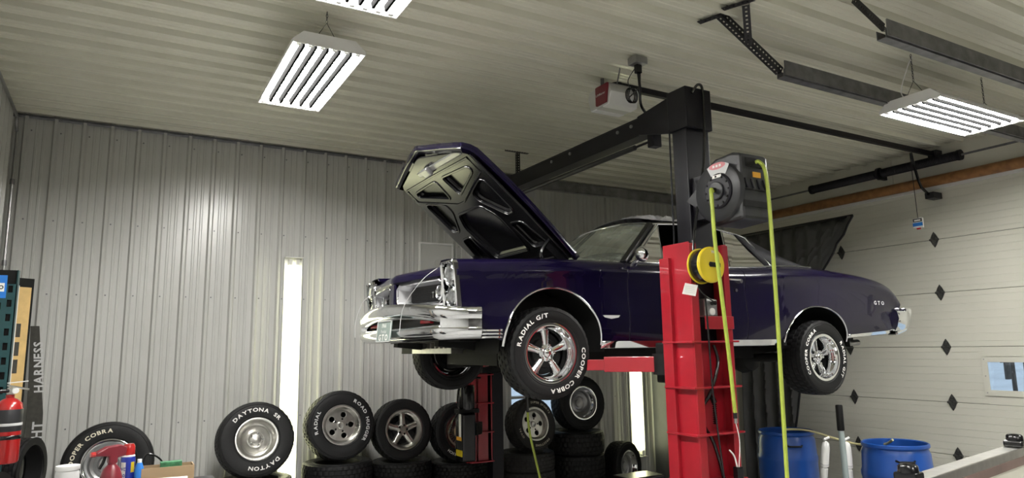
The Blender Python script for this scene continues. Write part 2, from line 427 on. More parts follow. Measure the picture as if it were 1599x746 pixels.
# torsion shaft and springs
tsp = empty('torsion_spring', (XR-0.14, 0, 3.85), label='black garage door torsion spring on its shaft above the wooden pole', cat='spring')
MB().tube([(0, 1.5, 0), (0, 7.3, 0)], 0.0125, 8).build('shaft', M_galv, tsp, smooth=40)
for y0, y1 in ((4.02, 4.90), (4.99, 5.88)):
    mb = MB(); pr = []
    nT = 48
    for i in range(nT+1):
        t = i/nT; r = 0.038+0.002*math.sin(i*PI)
        pr.append((0.055, y0+(y1-y0)*t-0.005)); pr.append((0.049, y0+(y1-y0)*t+0.005))
    pr = [(0.012, y0-0.005)]+pr+[(0.012, y1+0.006)]
    mb.lathe(pr, 16, 'y'); mb.build('coil', M_satin, tsp, smooth=60)
for y, s in ((4.0, 1), (5.90, 1), (4.945, 1.25)):
    MB().lathe([(0.012, y-0.02), (0.06*s, y-0.018), (0.061*s, y+0.018), (0.012, y+0.02)], 14, 'y').build('cone', M_satin, tsp, smooth=40)
MB().box(0.0, 0.125, 4.925, 4.965, -0.07, 0.06).build('centre_bracket', M_perf, tsp)

# tracks and perforated angle supports
def perf_bar(a, b, wd, nm, parent, upv=(0, 0, 1)):
    """perforated angle iron: two legs with holes as dots of light steel"""
    a = Vector(a); b = Vector(b); d = (b-a).normalized(); L = (b-a).length
    U = Vector(upv)
    if abs(d.dot(U)) > 0.95: U = Vector((1, 0, 0))
    r = d.cross(U).normalized(); t = r.cross(d).normalized()
    mb = MB()
    n = max(2, int(L/0.03))
    def leg(e, nrm):
        # strip with real holes: rows of quads leaving openings
        for k in range(n):
            s0 = L*k/n; s1 = L*(k+1)/n; sm0 = s0+(s1-s0)*0.28; sm1 = s0+(s1-s0)*0.72
            def q(u0_, u1_, v0_, v1_):
                vs = []
                for off in (0, 0.003):
                    for u_, v_ in ((u0_, v0_), (u1_, v0_), (u1_, v1_), (u0_, v1_)): vs.append(a+d*u_+e*v_+nrm*off)
                mb.add(vs, [(0,3,2,1),(4,5,6,7),(0,1,5,4),(1,2,6,5),(2,3,7,6),(3,0,4,7)])
            q(s0, s1, 0, wd*0.36); q(s0, s1, wd*0.64, wd)
            q(s0, sm0, wd*0.36, wd*0.64); q(sm1, s1, wd*0.36, wd*0.64)
    leg(r, t); leg(t, r)
    return mb.build(nm, M_perf, parent)
def track(name, x0, x1, y, z, label, drop=None):
    t = empty(name, (0, y, z), label=label, cat='door track')
    sec = [(-0.03, 0.03), (-0.03, -0.03), (0.03, -0.03), (0.03, 0.03), (0.026, 0.03), (0.026, -0.026), (-0.026, -0.026), (-0.026, 0.03)]
    MB().prism(sec, x0, x1, lambda a, b, c: (c, a, b)).build('rail', M_galv, t)
    MB().box(x0, x1, -0.045, -0.036, -0.02, 0.085).build('angle', M_galv, t)
    return t
tA = track('door_track', 3.95, 8.02, 2.325, 3.66, 'grey steel door track at the upper right edge with one perforated strut')
perf_bar((3.96, 2.325, 3.68), (4.10, 2.59, ZC-0.03), 0.05, 'hanger', tA).location = (0, -2.325, -3.66)
tB = track('door_track', 3.99, 8.02, 3.10, 3.70, 'grey steel door track held by a V of perforated struts beside the lift')
for a, b in (((4.0, 3.10, 3.71), (3.47, 3.13, ZC-0.03)), ((3.74, 3.115, 3.87), (3.52, 2.93, ZC-0.03))):
    perf_bar(a, b, 0.05, 'strut', tB).location = (0, -3.10, -3.70)
for a, b in (((3.44, 3.30, ZC-0.025), (3.50, 3.11, ZC-0.025)), ((3.44, 3.08, ZC-0.025), (3.52, 2.88, ZC-0.025))):
    perf_bar(a, b, 0.05, 'ceiling_angle', tB).location = (0, -3.10, -3.70)
tC = track('door_track', 3.86, 8.02, 6.61, 3.64, 'grey steel door track along the rear wall on a T shaped hanger')
perf_bar((3.88, 6.66, 3.64), (3.88, 6.66, ZC-0.03), 0.04, 'hanger', tC).location = (0, -6.61, -3.64)
perf_bar((3.72, 6.66, ZC-0.035), (4.02, 6.66, ZC-0.035), 0.04, 'ceiling_angle', tC).location = (0, -6.61, -3.64)
# conduit in the left corner
cd = MB(); cd.tube([(XL+0.06, YB-0.075, 0.3), (XL+0.06, YB-0.075, 3.85)]+[(XL+0.06, YB-0.075-0.12*math.sin(t), 3.85+0.12*(1-math.cos(t))) for t in (0.4, 0.8, 1.2, PI/2)]+[(XL+0.06, 2.0, 3.97)], 0.014, 8)
co = cd.build('electrical_conduit', M_steel, smooth=40); tag(co, 'thin metal conduit climbing the left corner to the ceiling', 'conduit')
for z in (2.6, 3.35): MB().tube([(XL+0.06, YB-0.075, z), (XL+0.06, YB-0.075, z+0.05)], 0.019, 8).build('coupling', M_galv, co)

# ================================================================== LIGHTS
def fixture(name, label, loc, rz, hang, chains=True):
    t = empty(name, loc, (0, 0, rz), label=label, cat='ceiling light', group='six tube ceiling fixtures')
    L, Wd = 1.24, 0.48
    # housing: shallow trapezoid tray, open below (local long axis y)
    mb = MB()
    sec = [(-Wd/2, 0), (-Wd/2, 0.02), (-Wd/2+0.07, 0.085), (Wd/2-0.07, 0.085), (Wd/2, 0.02), (Wd/2, 0), (Wd/2-0.006, 0), (Wd/2-0.006, 0.018), (Wd/2-0.072, 0.078), (-Wd/2+0.072, 0.078), (-Wd/2+0.006, 0.018), (-Wd/2+0.006, 0)]
    mb.prism(sec, -L/2, L/2, lambda a, b, c: (a, c, b))
    for s in (-1, 1):
        mb.prism([(-Wd/2, 0), (-Wd/2, 0.02), (-Wd/2+0.07, 0.085), (Wd/2-0.07, 0.085), (Wd/2, 0.02), (Wd/2, 0)], s*L/2-0.004, s*L/2+0.004, lambda a, b, c: (a, c, b))
    mb.build('housing', M_white, t)
    n = 6; pitchx = Wd/n*0.97
    for i in range(n):
        x = (i-(n-1)/2)*pitchx
        MB().lathe([(0.0001, -0.575), (0.0125, -0.572), (0.013, -0.56), (0.013, 0.56), (0.0125, 0.572), (0.0001, 0.575)], 10, 'y', c=(x, 0, 0.022)).build('tube', M_tube, t, smooth=40)
        for s in (-1, 1): MB().box(x-0.014, x+0.014, s*0.59-0.012, s*0.59+0.012, 0.0, 0.06).build('socket', M_white, t)
    for i in range(n-1):
        x = (i-(n-2)/2)*pitchx
        MB().prism([(-0.014, 0.06), (0.014, 0.06), (0.007, 0.003), (-0.007, 0.003)], -0.57, 0.57, lambda a, b, c: (x+a, c, b)).build('reflector_vane', mat('vane_dark_reflection', (0.004, 0.004, 0.004), 0.9, spec=0.0, var=0), t)  # matte black imitates the dark reflections in mirror vanes between the tubes
    if chains:
        for s in (-1, 1):
            ch = MB()
            y = s*0.52; ztop = hang
            for sx in (-1, 1): ch.tube([(sx*0.08, y, 0.085), (0, y, 0.22)], 0.0022, 5)
            z = 0.22; k = 0
            while z < ztop:
                r1, r2 = (0.012, 0.006)
                pts = [(r2*math.cos(q) if k % 2 == 0 else 0, y+(0 if k % 2 == 0 else r2*math.cos(q)), z+0.011+r1*1.1*math.sin(q)) for q in [i*PI/3 for i in range(6)]]
                ch.tube(pts, 0.0022, 4, closed=True); z += 0.02; k += 1
            ch.build('chain', M_perf, t)
        MB().tube(spline([(0.06, 0.5, 0.085), (0.10, 0.53, 0.16), (0.02, 0.55, hang-0.1), (0.0, 0.5, hang)], 4), 0.004, 5).build('power_cord', M_satin if rz == 0 else M_white, t)
    return t
fixture('ceiling_light', 'white six tube light hanging left of the raised hood, fully in view', (1.085, 4.88, 3.745), 0, ZC-3.745-0.03)
fixture('ceiling_light', 'white six tube light cut off by the top edge of the picture', (1.085, 3.05, 3.745), 0, ZC-3.745-0.03)
fixture('ceiling_light', 'white six tube light on chains at the right beneath the door track', (5.83, 2.91, 3.60), PI/2, ZC-3.60-0.03)
fixture('ceiling_light', 'added white six tube light out of view overhead just behind the camera', (1.085, 0.2, 3.745), 0, ZC-3.745-0.03)  # unseen fixture added to brighten the room
fixture('ceiling_light', 'added white six tube light out of view behind the camera towards the right wall', (5.83, -0.6, 3.60), PI/2, ZC-3.60-0.03)  # extra fixture out of view, added for more light from the right
fixture('ceiling_light', 'added white six tube light out of view far behind the camera by the front wall', (2.6, -2.8, 3.745), 0, ZC-3.745-0.03)  # another added fixture, never in view, lights the room from behind

def wall_strip(label, x0, x1, z0, z1):
    t = empty('wall_light', ((x0+x1)/2, YB-0.02, z0), label=label, cat='wall light', group='upright strip lights on the rear wall')
    wd = x1-x0; h = z1-z0
    mb = MB(); mb.prism([(-wd/2, 0), (-wd/2, 0.03), (-wd/2+0.008, 0.03), (-wd/2+0.008, 0.01), (wd/2-0.008, 0.01), (wd/2-0.008, 0.03), (wd/2, 0.03), (wd/2, 0)], 0, h, lambda a, b, c: (a, -b, c))
    mb.box(-wd/2, wd/2, -0.085, 0, -0.006, 0); mb.box(-wd/2, wd/2, -0.085, 0, h, h+0.006)
    mb.build('housing', M_white, t)
    for x in (-wd*0.2, wd*0.2):
        MB().lathe([(0.0001, 0.08), (0.018, 0.082), (0.019, 0.095), (0.019, h-0.095), (0.018, h-0.082), (0.0001, h-0.08)], 10, 'z', c=(x, -0.055, 0)).build('tube', M_strip, t, smooth=40)
        for z in (0.05, h-0.05): MB().box(x-0.018, x+0.018, -0.07, -0.01, z-0.03, z+0.03).build('socket', M_paper, t)
    return t
wall_strip('tall glowing strip light standing upright behind the white lettered tire', 1.515, 1.705, 0.30, 2.80)
wall_strip('glowing upright strip light between the stacked tires and red lift post', 6.17, 6.40, 0.32, 2.3)

# ================================================================== TIRES AND WHEELS
def tire_mesh(R, rr, wd, name='tire', blocks=72):
    """axis y, outer side at -y, with ribbed and notched tread"""
    n = blocks*2
    h = wd/2
    side = [(rr, -0.78*h), (rr+0.006, -0.90*h), (rr+0.016, -0.93*h), (rr+0.022, -0.95*h), (rr+0.025, -0.975*h), (rr+0.029, -0.975*h), (rr+0.031, -0.958*h), ((rr+R)/2-0.028, -0.985*h), ((rr+R)/2, -1.0*h), ((rr+R)/2+0.026, -0.99*h), (R-0.038, -0.965*h), (R-0.036, -0.985*h), (R-0.032, -0.985*h), (R-0.030, -0.95*h), (R-0.012, -0.90*h)]
    tread = []
    edges = [-0.88, -0.62, -0.56, -0.24, -0.18, 0.18, 0.24, 0.56, 0.62, 0.88]
    for i in range(0, 10, 2):
        a, b = edges[i], edges[i+1]; off = (i//2) % 2
        ra = R-0.012*abs(a)**3; rb = R-0.012*abs(b)**3
        tread += [(ra, a*h, off, 1), (rb, b*h, off, 1)]
        if i < 8: tread += [(rb-0.009, b*h+0.001, 0, 0), (R-0.009-0.012*abs(edges[i+2])**3, edges[i+2]*h-0.001, 0, 0)]
    prof = [(r, y, 0, 0) for r, y in side]+tread+[(r, -y, 0, 0) for r, y in side[::-1]]
    vs = []; m = len(prof)
    for i in range(n):
        t = 2*PI*i/n
        for r, y, off, blk in prof:
            if blk and (i+off*2) % 4 == 0: r -= 0.006
            vs.append((r*math.cos(t), y, r*math.sin(t)))
    fs = [(i*m+k, ((i+1)%n)*m+k, ((i+1)%n)*m+k+1, i*m+k+1) for i in range(n) for k in range(m-1)]
    fs += [(i*m+m-1, ((i+1)%n)*m+m-1, ((i+1)%n)*m, i*m) for i in range(n)]
    mb = MB(); mb.add(vs, fs); return mb
def rim_barrel(rr, wd, mm, parent, name='rim', deep=0.1):
    h = wd/2
    mb = MB()
    mb.lathe([(rr+0.012, -0.90*h), (rr+0.010, -0.955*h), (rr-0.002, -0.965*h), (rr-0.012, -0.94*h), (rr-0.018, -0.80*h), (rr-0.026, -0.62*h), (rr-0.034, -0.55*h), (rr-0.040, -0.3*h), (rr-0.045, 0.3*h), (rr-0.02, 0.75*h), (rr-0.004, 0.95*h), (rr+0.010, 0.95*h), (rr+0.006, 0.80*h), (rr-0.012, 0.7*h), (rr-0.035, 0.3*h), (rr-0.03, -0.3*h), (rr-0.012, -0.7*h)], 64, 'y', close=True)
    return mb.build(name, mm, parent, smooth=35)
def dome(mb, r, y0, d, n=24):
    mb.lathe([(r, y0), (r*0.92, y0-d*0.45), (r*0.7, y0-d*0.8), (r*0.35, y0-d*0.97), (0.0005, y0-d)], n, 'y')
def spokes5(rr, wd, mm, parent, n=5, r0=0.045, w0=0.030, w1=0.05, y0=-0.02, y1=-0.06, th=0.045, name='spokes', rot=0.0):
    mb = MB()
    R1 = rr-0.03
    for k in range(n):
        t = rot+2*PI*k/n; c, s = math.cos(t), math.sin(t)
        def P(r, a, y): return (r*s+a*c, y, r*c-a*s)
        rows = []
        for j in range(5):
            q = j/4; r = r0+(R1-r0)*q; w_ = w0+(w1-w0)*q**1.5; yy = y0+(y1-y0)*q
            rows.append([P(r, -w_, yy+th), P(r, -w_*0.92, yy+0.012), P(r, -w_*0.5, yy-0.004), P(r, 0, yy-0.009), P(r, w_*0.5, yy-0.004), P(r, w_*0.92, yy+0.012), P(r, w_, yy+th)])
        mb.grid(rows)
    return mb.build(name, mm, parent, smooth=40)
def back_disc(rr, y, mm, parent, name='brake_drum'):
    mb = MB(); mb.lathe([(rr-0.045, y+0.03), (rr-0.05, y), (0.11, y-0.01), (0.10, y-0.035), (0.0005, y-0.04)], 32, 'y')
    return mb.build(name, mm, parent, smooth=35)
def lug_nuts(r, y, parent, n=5, mm=None, rot=0.3):
    mb = MB()
    for k in range(n):
        t = rot+2*PI*k/n; mb.lathe([(0.012, y+0.02), (0.012, y-0.004), (0.007, y-0.012), (0.0003, y-0.013)], 8, 'y', c=(r*math.sin(t), 0, r*math.cos(t)))
    return mb.build('lug_nuts', mm or M_chrome, parent, smooth=40)
def letters(parent, R, rr, wd, items, mm, size=0.042):
    for s, ang in items:
        text_arc(s, size, (R+rr)/2, ang, -wd/2-0.0025).build('lettering', mm, parent)
def wheel_muscle(root, R, rr, wd, items, rub=None):
    tire_mesh(R, rr, wd).build('tire', rub or M_rubber, root, smooth=30)
    rim_barrel(rr, wd, M_chrome, root)
    h = wd/2
    spokes5(rr, wd, M_chrome, root, 5, 0.04, 0.026, 0.040, -0.35*h, -0.28*h, 0.05)
    mb = MB(); mb.lathe([(0.062, -0.30*h+0.03), (0.06, -0.36*h), (0.045, -0.44*h), (0.036, -0.48*h)], 24, 'y'); dome(mb, 0.036, -0.48*h, 0.02)
    mb.build('centre_cap', M_chrome, root, smooth=40)
    back_disc(rr, 0.02, M_dark, root)
    lug_nuts(0.055, -0.46*h, root)
    letters(root, R, rr, wd, items, M_letter)

# ================================================================== CAR
CX, CY, CZ = 1.75, 5.04, 1.55
car = empty('muscle_car', (CX, CY, CZ), label='dark purple two door muscle car raised on the red lift, hood open', cat='car')
W_ = [(0.1, 0.925), (0.5, 0.945), (1.0, 0.95), (1.6, 0.94), (2.4, 0.94), (3.0, 0.94), (3.8, 0.955), (4.5, 0.935), (5.16, 0.885)]
T_ = [(0.1, 0.845), (0.6, 0.866), (1.1, 0.886), (1.63, 0.893), (2.5, 0.893), (2.95, 0.902), (3.4, 0.93), (3.8, 0.938), (4.2, 0.922), (4.6, 0.893), (4.87, 0.855), (5.05, 0.795), (5.16, 0.70)]
B_ = [(0.1, 0.52), (0.30, 0.52), (0.305, 0.36), (0.50, 0.30), (1.3, 0.235), (3.4, 0.235), (4.18, 0.29), (4.86, 0.33), (5.0, 0.36), (5.16, 0.55)]
FA = (0.925, 0.262, 0.412, 0.405); RA = (3.765, 0.262, 0.428, 0.318)
def arch(x):
    z = -1
    for cx, cz, rx, rz in (FA, RA):
        if abs(x-cx) < rx: z = max(z, cz+rz*math.sqrt(max(0, 1-((x-cx)/rx)**2)))
    return z
def zbot(x): return max(lerp(B_, x), arch(x))
INS = [(-0.75, 0.075), (-0.62, 0.03), (-0.52, 0.008), (-0.44, 0.0), (-0.36, 0.008), (-0.26, 0.016), (-0.16, 0.016), (-0.125, 0.010), (-0.098, 0.0), (-0.085, 0.003), (-0.05, 0.018), (-0.02, 0.045), (0.0, 0.10)]
def yside(x, z):
    T = slerp(T_, x); return slerp(W_, x)-lerp(INS, (z-T)) if False else slerp(W_, x)-slerp(INS, z-T)
def stations(x0, x1):
    xs = {x0, x1, x0+0.003, x1-0.003}; n = max(2, int((x1-x0)/0.06))
    xs |= {x0+(x1-x0)*i/n for i in range(n+1)}
    for cx, cz, rx, rz in (FA, RA):
        for i in range(29):
            x = cx-rx*math.cos(PI*i/28)
            if x0 < x < x1: xs.add(x)
        for e in (-1, 1):
            x = cx+e*(rx+0.0008)
            if x0 < x < x1: xs.add(x)
    xs = sorted(xs); out = [xs[0]]
    for x in xs[1:]:
        if x-out[-1] > 0.0006: out.append(x)
    return out
def side_panel(x0, x1, s):
    mb = MB(); rows = []
    ts = [0, .01, .06, .13, .2, .28, .36, .44, .52, .60, .68, .75, .80, .84, .875, .905, .93, .95, .97, .985, 1.0]
    for x in stations(x0, x1):
        zb = zbot(x); T = slerp(T_, x)
        row = [(x, s*yside(x, zb+(T-zb)*t), zb+(T-zb)*t) for t in ts]
        yin = yside(x, T)-0.06
        row += [(x, s*yin, T+0.006), (x, s*(yin-0.10), T+0.008), (x, s*(yin-0.12), T-0.02)]
        rows.append(row)
    mb.grid(rows); return mb
for s in (-1, 1):
    side_panel(0.17, 1.598, s).build('front_fender', M_paint, car, smooth=38, solid=0.006)
    side_panel(1.604, 2.868, s).build('door', M_paint, car, smooth=38, solid=0.006)
    side_panel(2.874, 5.14, s).build('rear_quarter', M_paint, car, smooth=38, solid=0.006)
doors = [c for c in car.children if c.name.startswith('door')]
# arch mouldings (bright), wheel wells
for s in (-1, 1):
    for cx, cz, rx, rz in (FA, RA):
        pts = []
        for i in range(41):
            t = PI*i/40; x = cx-rx*math.cos(t); z = cz+rz*math.sin(t); pts.append((x, s*(yside(x, max(z, 0.26))+0.003), z))
        MB().tube(pts, 0.009, 6).build('arch_moulding', M_chrome, car, smooth=60)
        mb = MB(); rows = []
        for i in range(21):
            t = PI*i/20; x = cx-(rx+0.03)*math.cos(t); z = cz-0.05+(rz+0.075)*math.sin(t)
            rows.append([(x, s*(yside(cx, 0.5)-0.03), z), (x, s*0.56, z)])
        mb.grid(rows)
        mb.add([r[1] for r in rows], [tuple(range(len(rows)))])
        mb.build('wheel_well', M_dark, car, smooth=50)
# closing panels: deck lid, tail, cowl, floor, engine bay
rows = []
for i in range(26):
    x = 3.72+(5.13-3.72)*i/25; T = slerp(T_, x); e = yside(x, T)-0.165
    rows.append([(x, e*(j/6-1), T+0.008+0.025*(1-(j/6-1)**2)) for j in range(13)])
MB().grid(rows).build('deck_lid', M_paint, car, smooth=40, solid=0.006)
mb = MB(); rows = []
for j in range(17):
    y = -0.86+1.72*j/16
    rows.append([(5.14-0.03*(y/0.86)**2, y, z) for z in (0.72, 0.62, 0.50, 0.42)])
mb.grid(rows); mb.build('tail_panel', M_paint, car, smooth=40, solid=0.006)
tl = MB()
for s in (-1, 1): tl.box(5.13, 5.15, min(s*0.25, s*0.78), max(s*0.25, s*0.78), 0.55, 0.66)
for s in (-1, 1): MB().box(5.13, 5.155, min(s*0.25, s*0.78), max(s*0.25, s*0.78), 0.56, 0.65).build('tail_lamp', M_redlamp, car, bevel=0.005)
mb = MB(); rows = []
for i in range(5):
    x = 1.30+0.48*i/4
    rows.append([(x+0.10*abs(y)**2, y, 0.898-0.005*abs(y)) for y in [-0.80+1.6*j/10 for j in range(11)]])
mb.grid(rows); mb.build('cowl', M_paint, car, smooth=40, solid=0.006)
mb = MB(); mb.box(0.32, 1.45, -0.62, 0.62, 0.30, 0.62); mb.box(0.30, 0.34, -0.70, 0.70, 0.30, 0.78); mb.box(1.40, 1.46, -0.80, 0.80, 0.28, 0.87)
mb.build('engine_bay', M_dark, car)
mb = MB(); mb.box(1.40, 3.45, -0.84, 0.84, 0.235, 0.27); mb.box(3.40, 5.06, -0.55, 0.55, 0.34, 0.40); mb.box(4.20, 5.08, -0.80, 0.80, 0.33, 0.40)
mb.build('floor_pan', M_dark, car)
mb = MB()
for s in (-1, 1):
    mb.bar((0.25, s*0.42, 0.33), (1.45, s*0.48, 0.20), 0.08, 0.12); mb.bar((1.45, s*0.55, 0.18), (3.3, s*0.55, 0.18), 0.08, 0.11); mb.bar((3.3, s*0.48, 0.2), (4.9, s*0.46, 0.33), 0.07, 0.10)
mb.box(0.72, 1.12, -0.45, 0.45, 0.12, 0.24)
mb.build('chassis_frame', M_dark, car)
mb = MB()
for s in (-1, 1):
    mb.bar((0.92, s*0.40, 0.12), (0.90, s*0.70, 0.10), 0.14, 0.04); mb.bar((0.9, s*0.42, 0.33), (0.9, s*0.68, 0.33), 0.10, 0.03)
    mb.tube([(0.92, s*0.52, 0.10), (0.92, s*0.50, 0.42)], 0.055, 10)
mb.build('front_suspension', M_dark, car)
mb = MB(); mb.tube([(3.83, -0.72, 0.12), (3.83, 0.72, 0.12)], 0.045, 10); mb.lathe([(0.02, -0.14), (0.13, -0.1), (0.16, 0), (0.13, 0.1), (0.02, 0.14)], 14, 'y', c=(3.83, 0, 0.12))
mb.build('rear_axle', M_dark, car, smooth=40)
mb = MB()
for s in (-1, 1): mb.tube(spline([(1.2, s*0.3, 0.12), (1.7, s*0.25, 0.12), (3.0, s*0.3, 0.13), (3.6, s*0.35, 0.30), (4.2, s*0.4, 0.24), (4.9, s*0.55, 0.25)], 6), 0.03, 8); mb.tube([(4.1, s*0.4, 0.24), (4.6, s*0.47, 0.24)], 0.075, 10)
mb.build('exhaust', M_steel, car, smooth=50)
mb = MB(); mb.box(0.46, 0.56, -0.20, 0.60, 0.215, 0.255); mb.box(0.50, 0.52, -0.18, 0.58, 0.255, 0.30)
for j in range(9): mb.box(0.465, 0.50, -0.15+j*0.085, -0.12+j*0.085, 0.255, 0.30)
mb.build('radiator_support', M_alum, car)

# ---- front end
def xf(y): return 0.06+0.135*min(1, abs(y)/0.93)**0.9
def plan(y0, y1, n, off=0.0): return [(xf(y0+(y1-y0)*i/n)+off, y0+(y1-y0)*i/n) for i in range(n+1)]
def sweep(path, sec, name, mm, smooth=40, cap=True, dz=None):
    """path of (x,y) going +y; sec (o,z) with o outward (forward)"""
    rows = []
    for i, (x, y) in enumerate(path):
        a = path[max(i-1, 0)]; b = path[min(i+1, len(path)-1)]; d = Vector((b[0]-a[0], b[1]-a[1])).normalized(); nn = Vector((-d.y, d.x))
        rows.append([(x+nn.x*o, y+nn.y*o, z+(dz(y) if dz else 0)) for o, z in sec])
    mb = MB(); mb.grid([r+[r[0]] for r in rows])
    if cap: mb.add(rows[0], [tuple(range(len(sec)))]); mb.add(rows[-1], [tuple(range(len(sec)))[::-1]])
    return mb.build(name, mm, car, smooth=smooth)
# header above grilles and centre nose
sweep(plan(-0.72, 0.72, 24), [(0.0, 0.735), (0.012, 0.75), (0.004, 0.785), (-0.03, 0.815), (-0.14, 0.845), (-0.14, 0.80), (-0.06, 0.735)], 'header_panel', M_paint)
MB().prism([(-0.012, 0.545), (-0.035, 0.56), (-0.03, 0.74), (0.0, 0.78), (0.10, 0.78), (0.10, 0.545)], -0.055, 0.055, lambda a, b, c: (0.055+a+0.6*abs(c), c, b)).build('nose', M_paint, car, bevel=0.012)
sweep(plan(-0.72, 0.72, 24), [(0.0, 0.535), (0.012, 0.545), (0.0, 0.562), (-0.12, 0.562), (-0.12, 0.535)], 'grille_sill', M_sgrey)
def front_pt(y, z, back): return (xf(y)+back, y, z)
for s in (-1, 1):
    ya, yb_ = 0.075*s, 0.70*s
    # bright surround (rounded outline), sloping recess walls, black grille with bars
    out = []; N = 40
    def outline(q, inset, back):
        y = abs(ya)+inset+(abs(yb_)-abs(ya)-2*inset)*q[0]; zt = 0.728-inset*0.7; zb = 0.567+inset*0.7
        return front_pt(s*y, zb+(zt-zb)*q[1], back)
    loop = []
    for q in [(0.06, 0), (0.5, 0), (0.94, 0.0), (1, 0.15), (1, 0.85), (0.94, 1), (0.5, 1), (0.06, 1), (0, 0.8), (0, 0.2)]: loop.append(q)
    MB().tube([outline(q, 0.0, 0.0) for q in loop], 0.009, 6, closed=True).build('grille_surround', M_chrome, car, smooth=60)
    rows = [[outline(q, i_, b_) for q in loop+loop[:1]] for i_, b_ in ((0.0, 0.0), (0.010, 0.03), (0.022, 0.10))]
    MB().grid(rows).build('grille_recess', M_sgrey, car, smooth=30)
    g = MB(); g.add([outline(q, 0.020, 0.102) for q in loop], [tuple(range(len(loop)))]); gr = g.build('grille', M_grille, car)
    bars = MB()
    for k_ in range(8):
        z = 0.598+k_*0.0135
        bars.tube([front_pt(s*yy, z, 0.096) for yy in (0.13, 0.25, 0.4, 0.55, 0.645)], 0.0025, 4)
    bars.build('grille_bars', M_satin, gr)
    lp = MB(); cyl = s*0.575; lp.lathe([(0.052, 0.04), (0.052, -0.005), (0.046, -0.012), (0.040, -0.004), (0.040, 0.01)], 20, 'x', c=(xf(cyl)+0.055, cyl, 0.645))
    lo = lp.build('driving_lamp', M_chrome, car, smooth=40)
    ln = MB(); ln.lathe([(0.041, 0.0), (0.03, -0.008), (0.0005, -0.012)], 20, 'x', c=(xf(cyl)+0.053, cyl, 0.645)); ln.build('lens', M_lens, lo, smooth=40)
    # stacked headlights with bezel
    bz = MB()
    y0, y1 = 0.715, 0.925
    secs = []
    def rr_(inset, x):
        pts = []
        a, b, c, d = y0+inset, y1-inset, 0.50+inset, 0.835-inset
        for (yy, zz) in ((a+0.02, c), (b-0.02, c), (b, c+0.02), (b, d-0.02), (b-0.02, d), (a+0.02, d), (a, d-0.02), (a, c+0.02)):
            pts.append((x-0.03*(zz-0.5)/0.33+0.02*(yy-y0), s*yy, zz))
        return pts
    rings = [rr_(-0.001, 0.205), rr_(-0.001, 0.175), rr_(0.006, 0.168), rr_(0.016, 0.178), rr_(0.020, 0.215)]
    bz.grid([r+r[:1] for r in rings])
    bz.add(rings[-1], [tuple(range(8))])
    bo = bz.build('headlight_bezel', M_chrome, car, smooth=35)
    for z in (0.745, 0.592):
        h_ = MB(); xo = 0.205-0.03*(z-0.5)/0.33; h_.lathe([(0.077, 0.02), (0.079, -0.016), (0.073, -0.022), (0.069, -0.012)], 28, 'x', c=(xo, s*0.82, z)); ho = h_.build('headlight_ring', M_chrome, bo, smooth=40)
        l_ = MB(); l_.lathe([(0.070, -0.008), (0.06, -0.020), (0.035, -0.028), (0.0005, -0.031)], 28, 'x', c=(xo, s*0.82, z)); l_.build('headlight', M_lens, bo, smooth=40)
    # side return of the bezel
# GTO letters on near grille
text_flat('GTO', 0.062, lambda a, b: (xf(-0.47)+0.086-0.10*(-a)*0.0, -0.42-a, 0.618+b), gap=0.42, wscale=1.0).build('grille_badge', M_silver, car)
# front bumper
bp = []
for i in range(49):
    y = -0.955+1.91*i/48; a = abs(y)
    x = 0.0+0.085*(a/0.80)**1.4 if a < 0.80 else 0.085+(a-0.80)*0.45+((a-0.80)/0.155)**3*0.15
    bp.append((x, y))
bp = [(0.33, -0.962)]+bp+[(0.33, 0.962)]
fbp = [p for p in bp]
sweep(fbp, [(-0.02, 0.585), (0.022, 0.578), (0.036, 0.555), (0.030, 0.515), (0.010, 0.480), (-0.03, 0.468), (-0.05, 0.52)], 'front_bumper', M_chrome, 50, dz=lambda y: -0.055*min(1, abs(y)/0.9)**2)
sweep([p for p in bp], [(-0.03, 0.405), (0.012, 0.398), (0.030, 0.372), (0.020, 0.335), (-0.02, 0.302), (-0.06, 0.300), (-0.05, 0.36)], 'lower_bumper', M_chrome, 50, dz=lambda y: 0.012*min(1, abs(y)/0.9)**3)
for s in (-1, 1):
    pth = [p for p in bp if p[1]*s > 0.80]
    sweep(pth, [(-0.012, 0.50), (0.02, 0.485), (0.022, 0.44), (0.026, 0.39), (0.016, 0.34), (-0.02, 0.33), (-0.03, 0.42)], 'bumper_end', M_chrome, 50)
    MB().box(0.10, 0.14, min(s*0.46, s*0.64), max(s*0.46, s*0.64), 0.425, 0.455).build('turn_lamp', M_redlamp, car, bevel=0.008)
mb = MB(); mb.box(0.13, 0.18, -0.83, 0.83, 0.36, 0.53); mb.build('bumper_backing', M_dark, car)
lpz = empty('licence_plate', (-0.035, -0.10, 0.385), (0, math.radians(6), 0), parent=car)
MB().box(-0.004, 0.004, -0.15, 0.15, -0.078, 0.078).build('plate', M_cartr, lpz, bevel=0.003)
pr = MB()
for yy in (-0.15, 0.144): pr.box(-0.008, -0.003, yy, yy+0.006, -0.078, 0.078)
for zz in (-0.078, 0.072): pr.box(-0.008, -0.003, -0.15, 0.15, zz, zz+0.006)
pr.build('plate_rim', M_silver, lpz)
text_flat('GTO', 0.062, lambda a, b: (-0.0055, -a, -0.066+b), gap=0.3, wscale=1.25).build('plate_text', M_paper, lpz)
text_flat('1966', 0.042, lambda a, b: (-0.0055, -a, 0.028+b), gap=0.15, wscale=1.1).build('plate_text', M_paper, lpz)
text_flat('Pontiac', 0.034, lambda a, b: (-0.0055, -a, -0.012+b), gap=0.10, wscale=1.0).build('plate_text', M_silver, lpz)
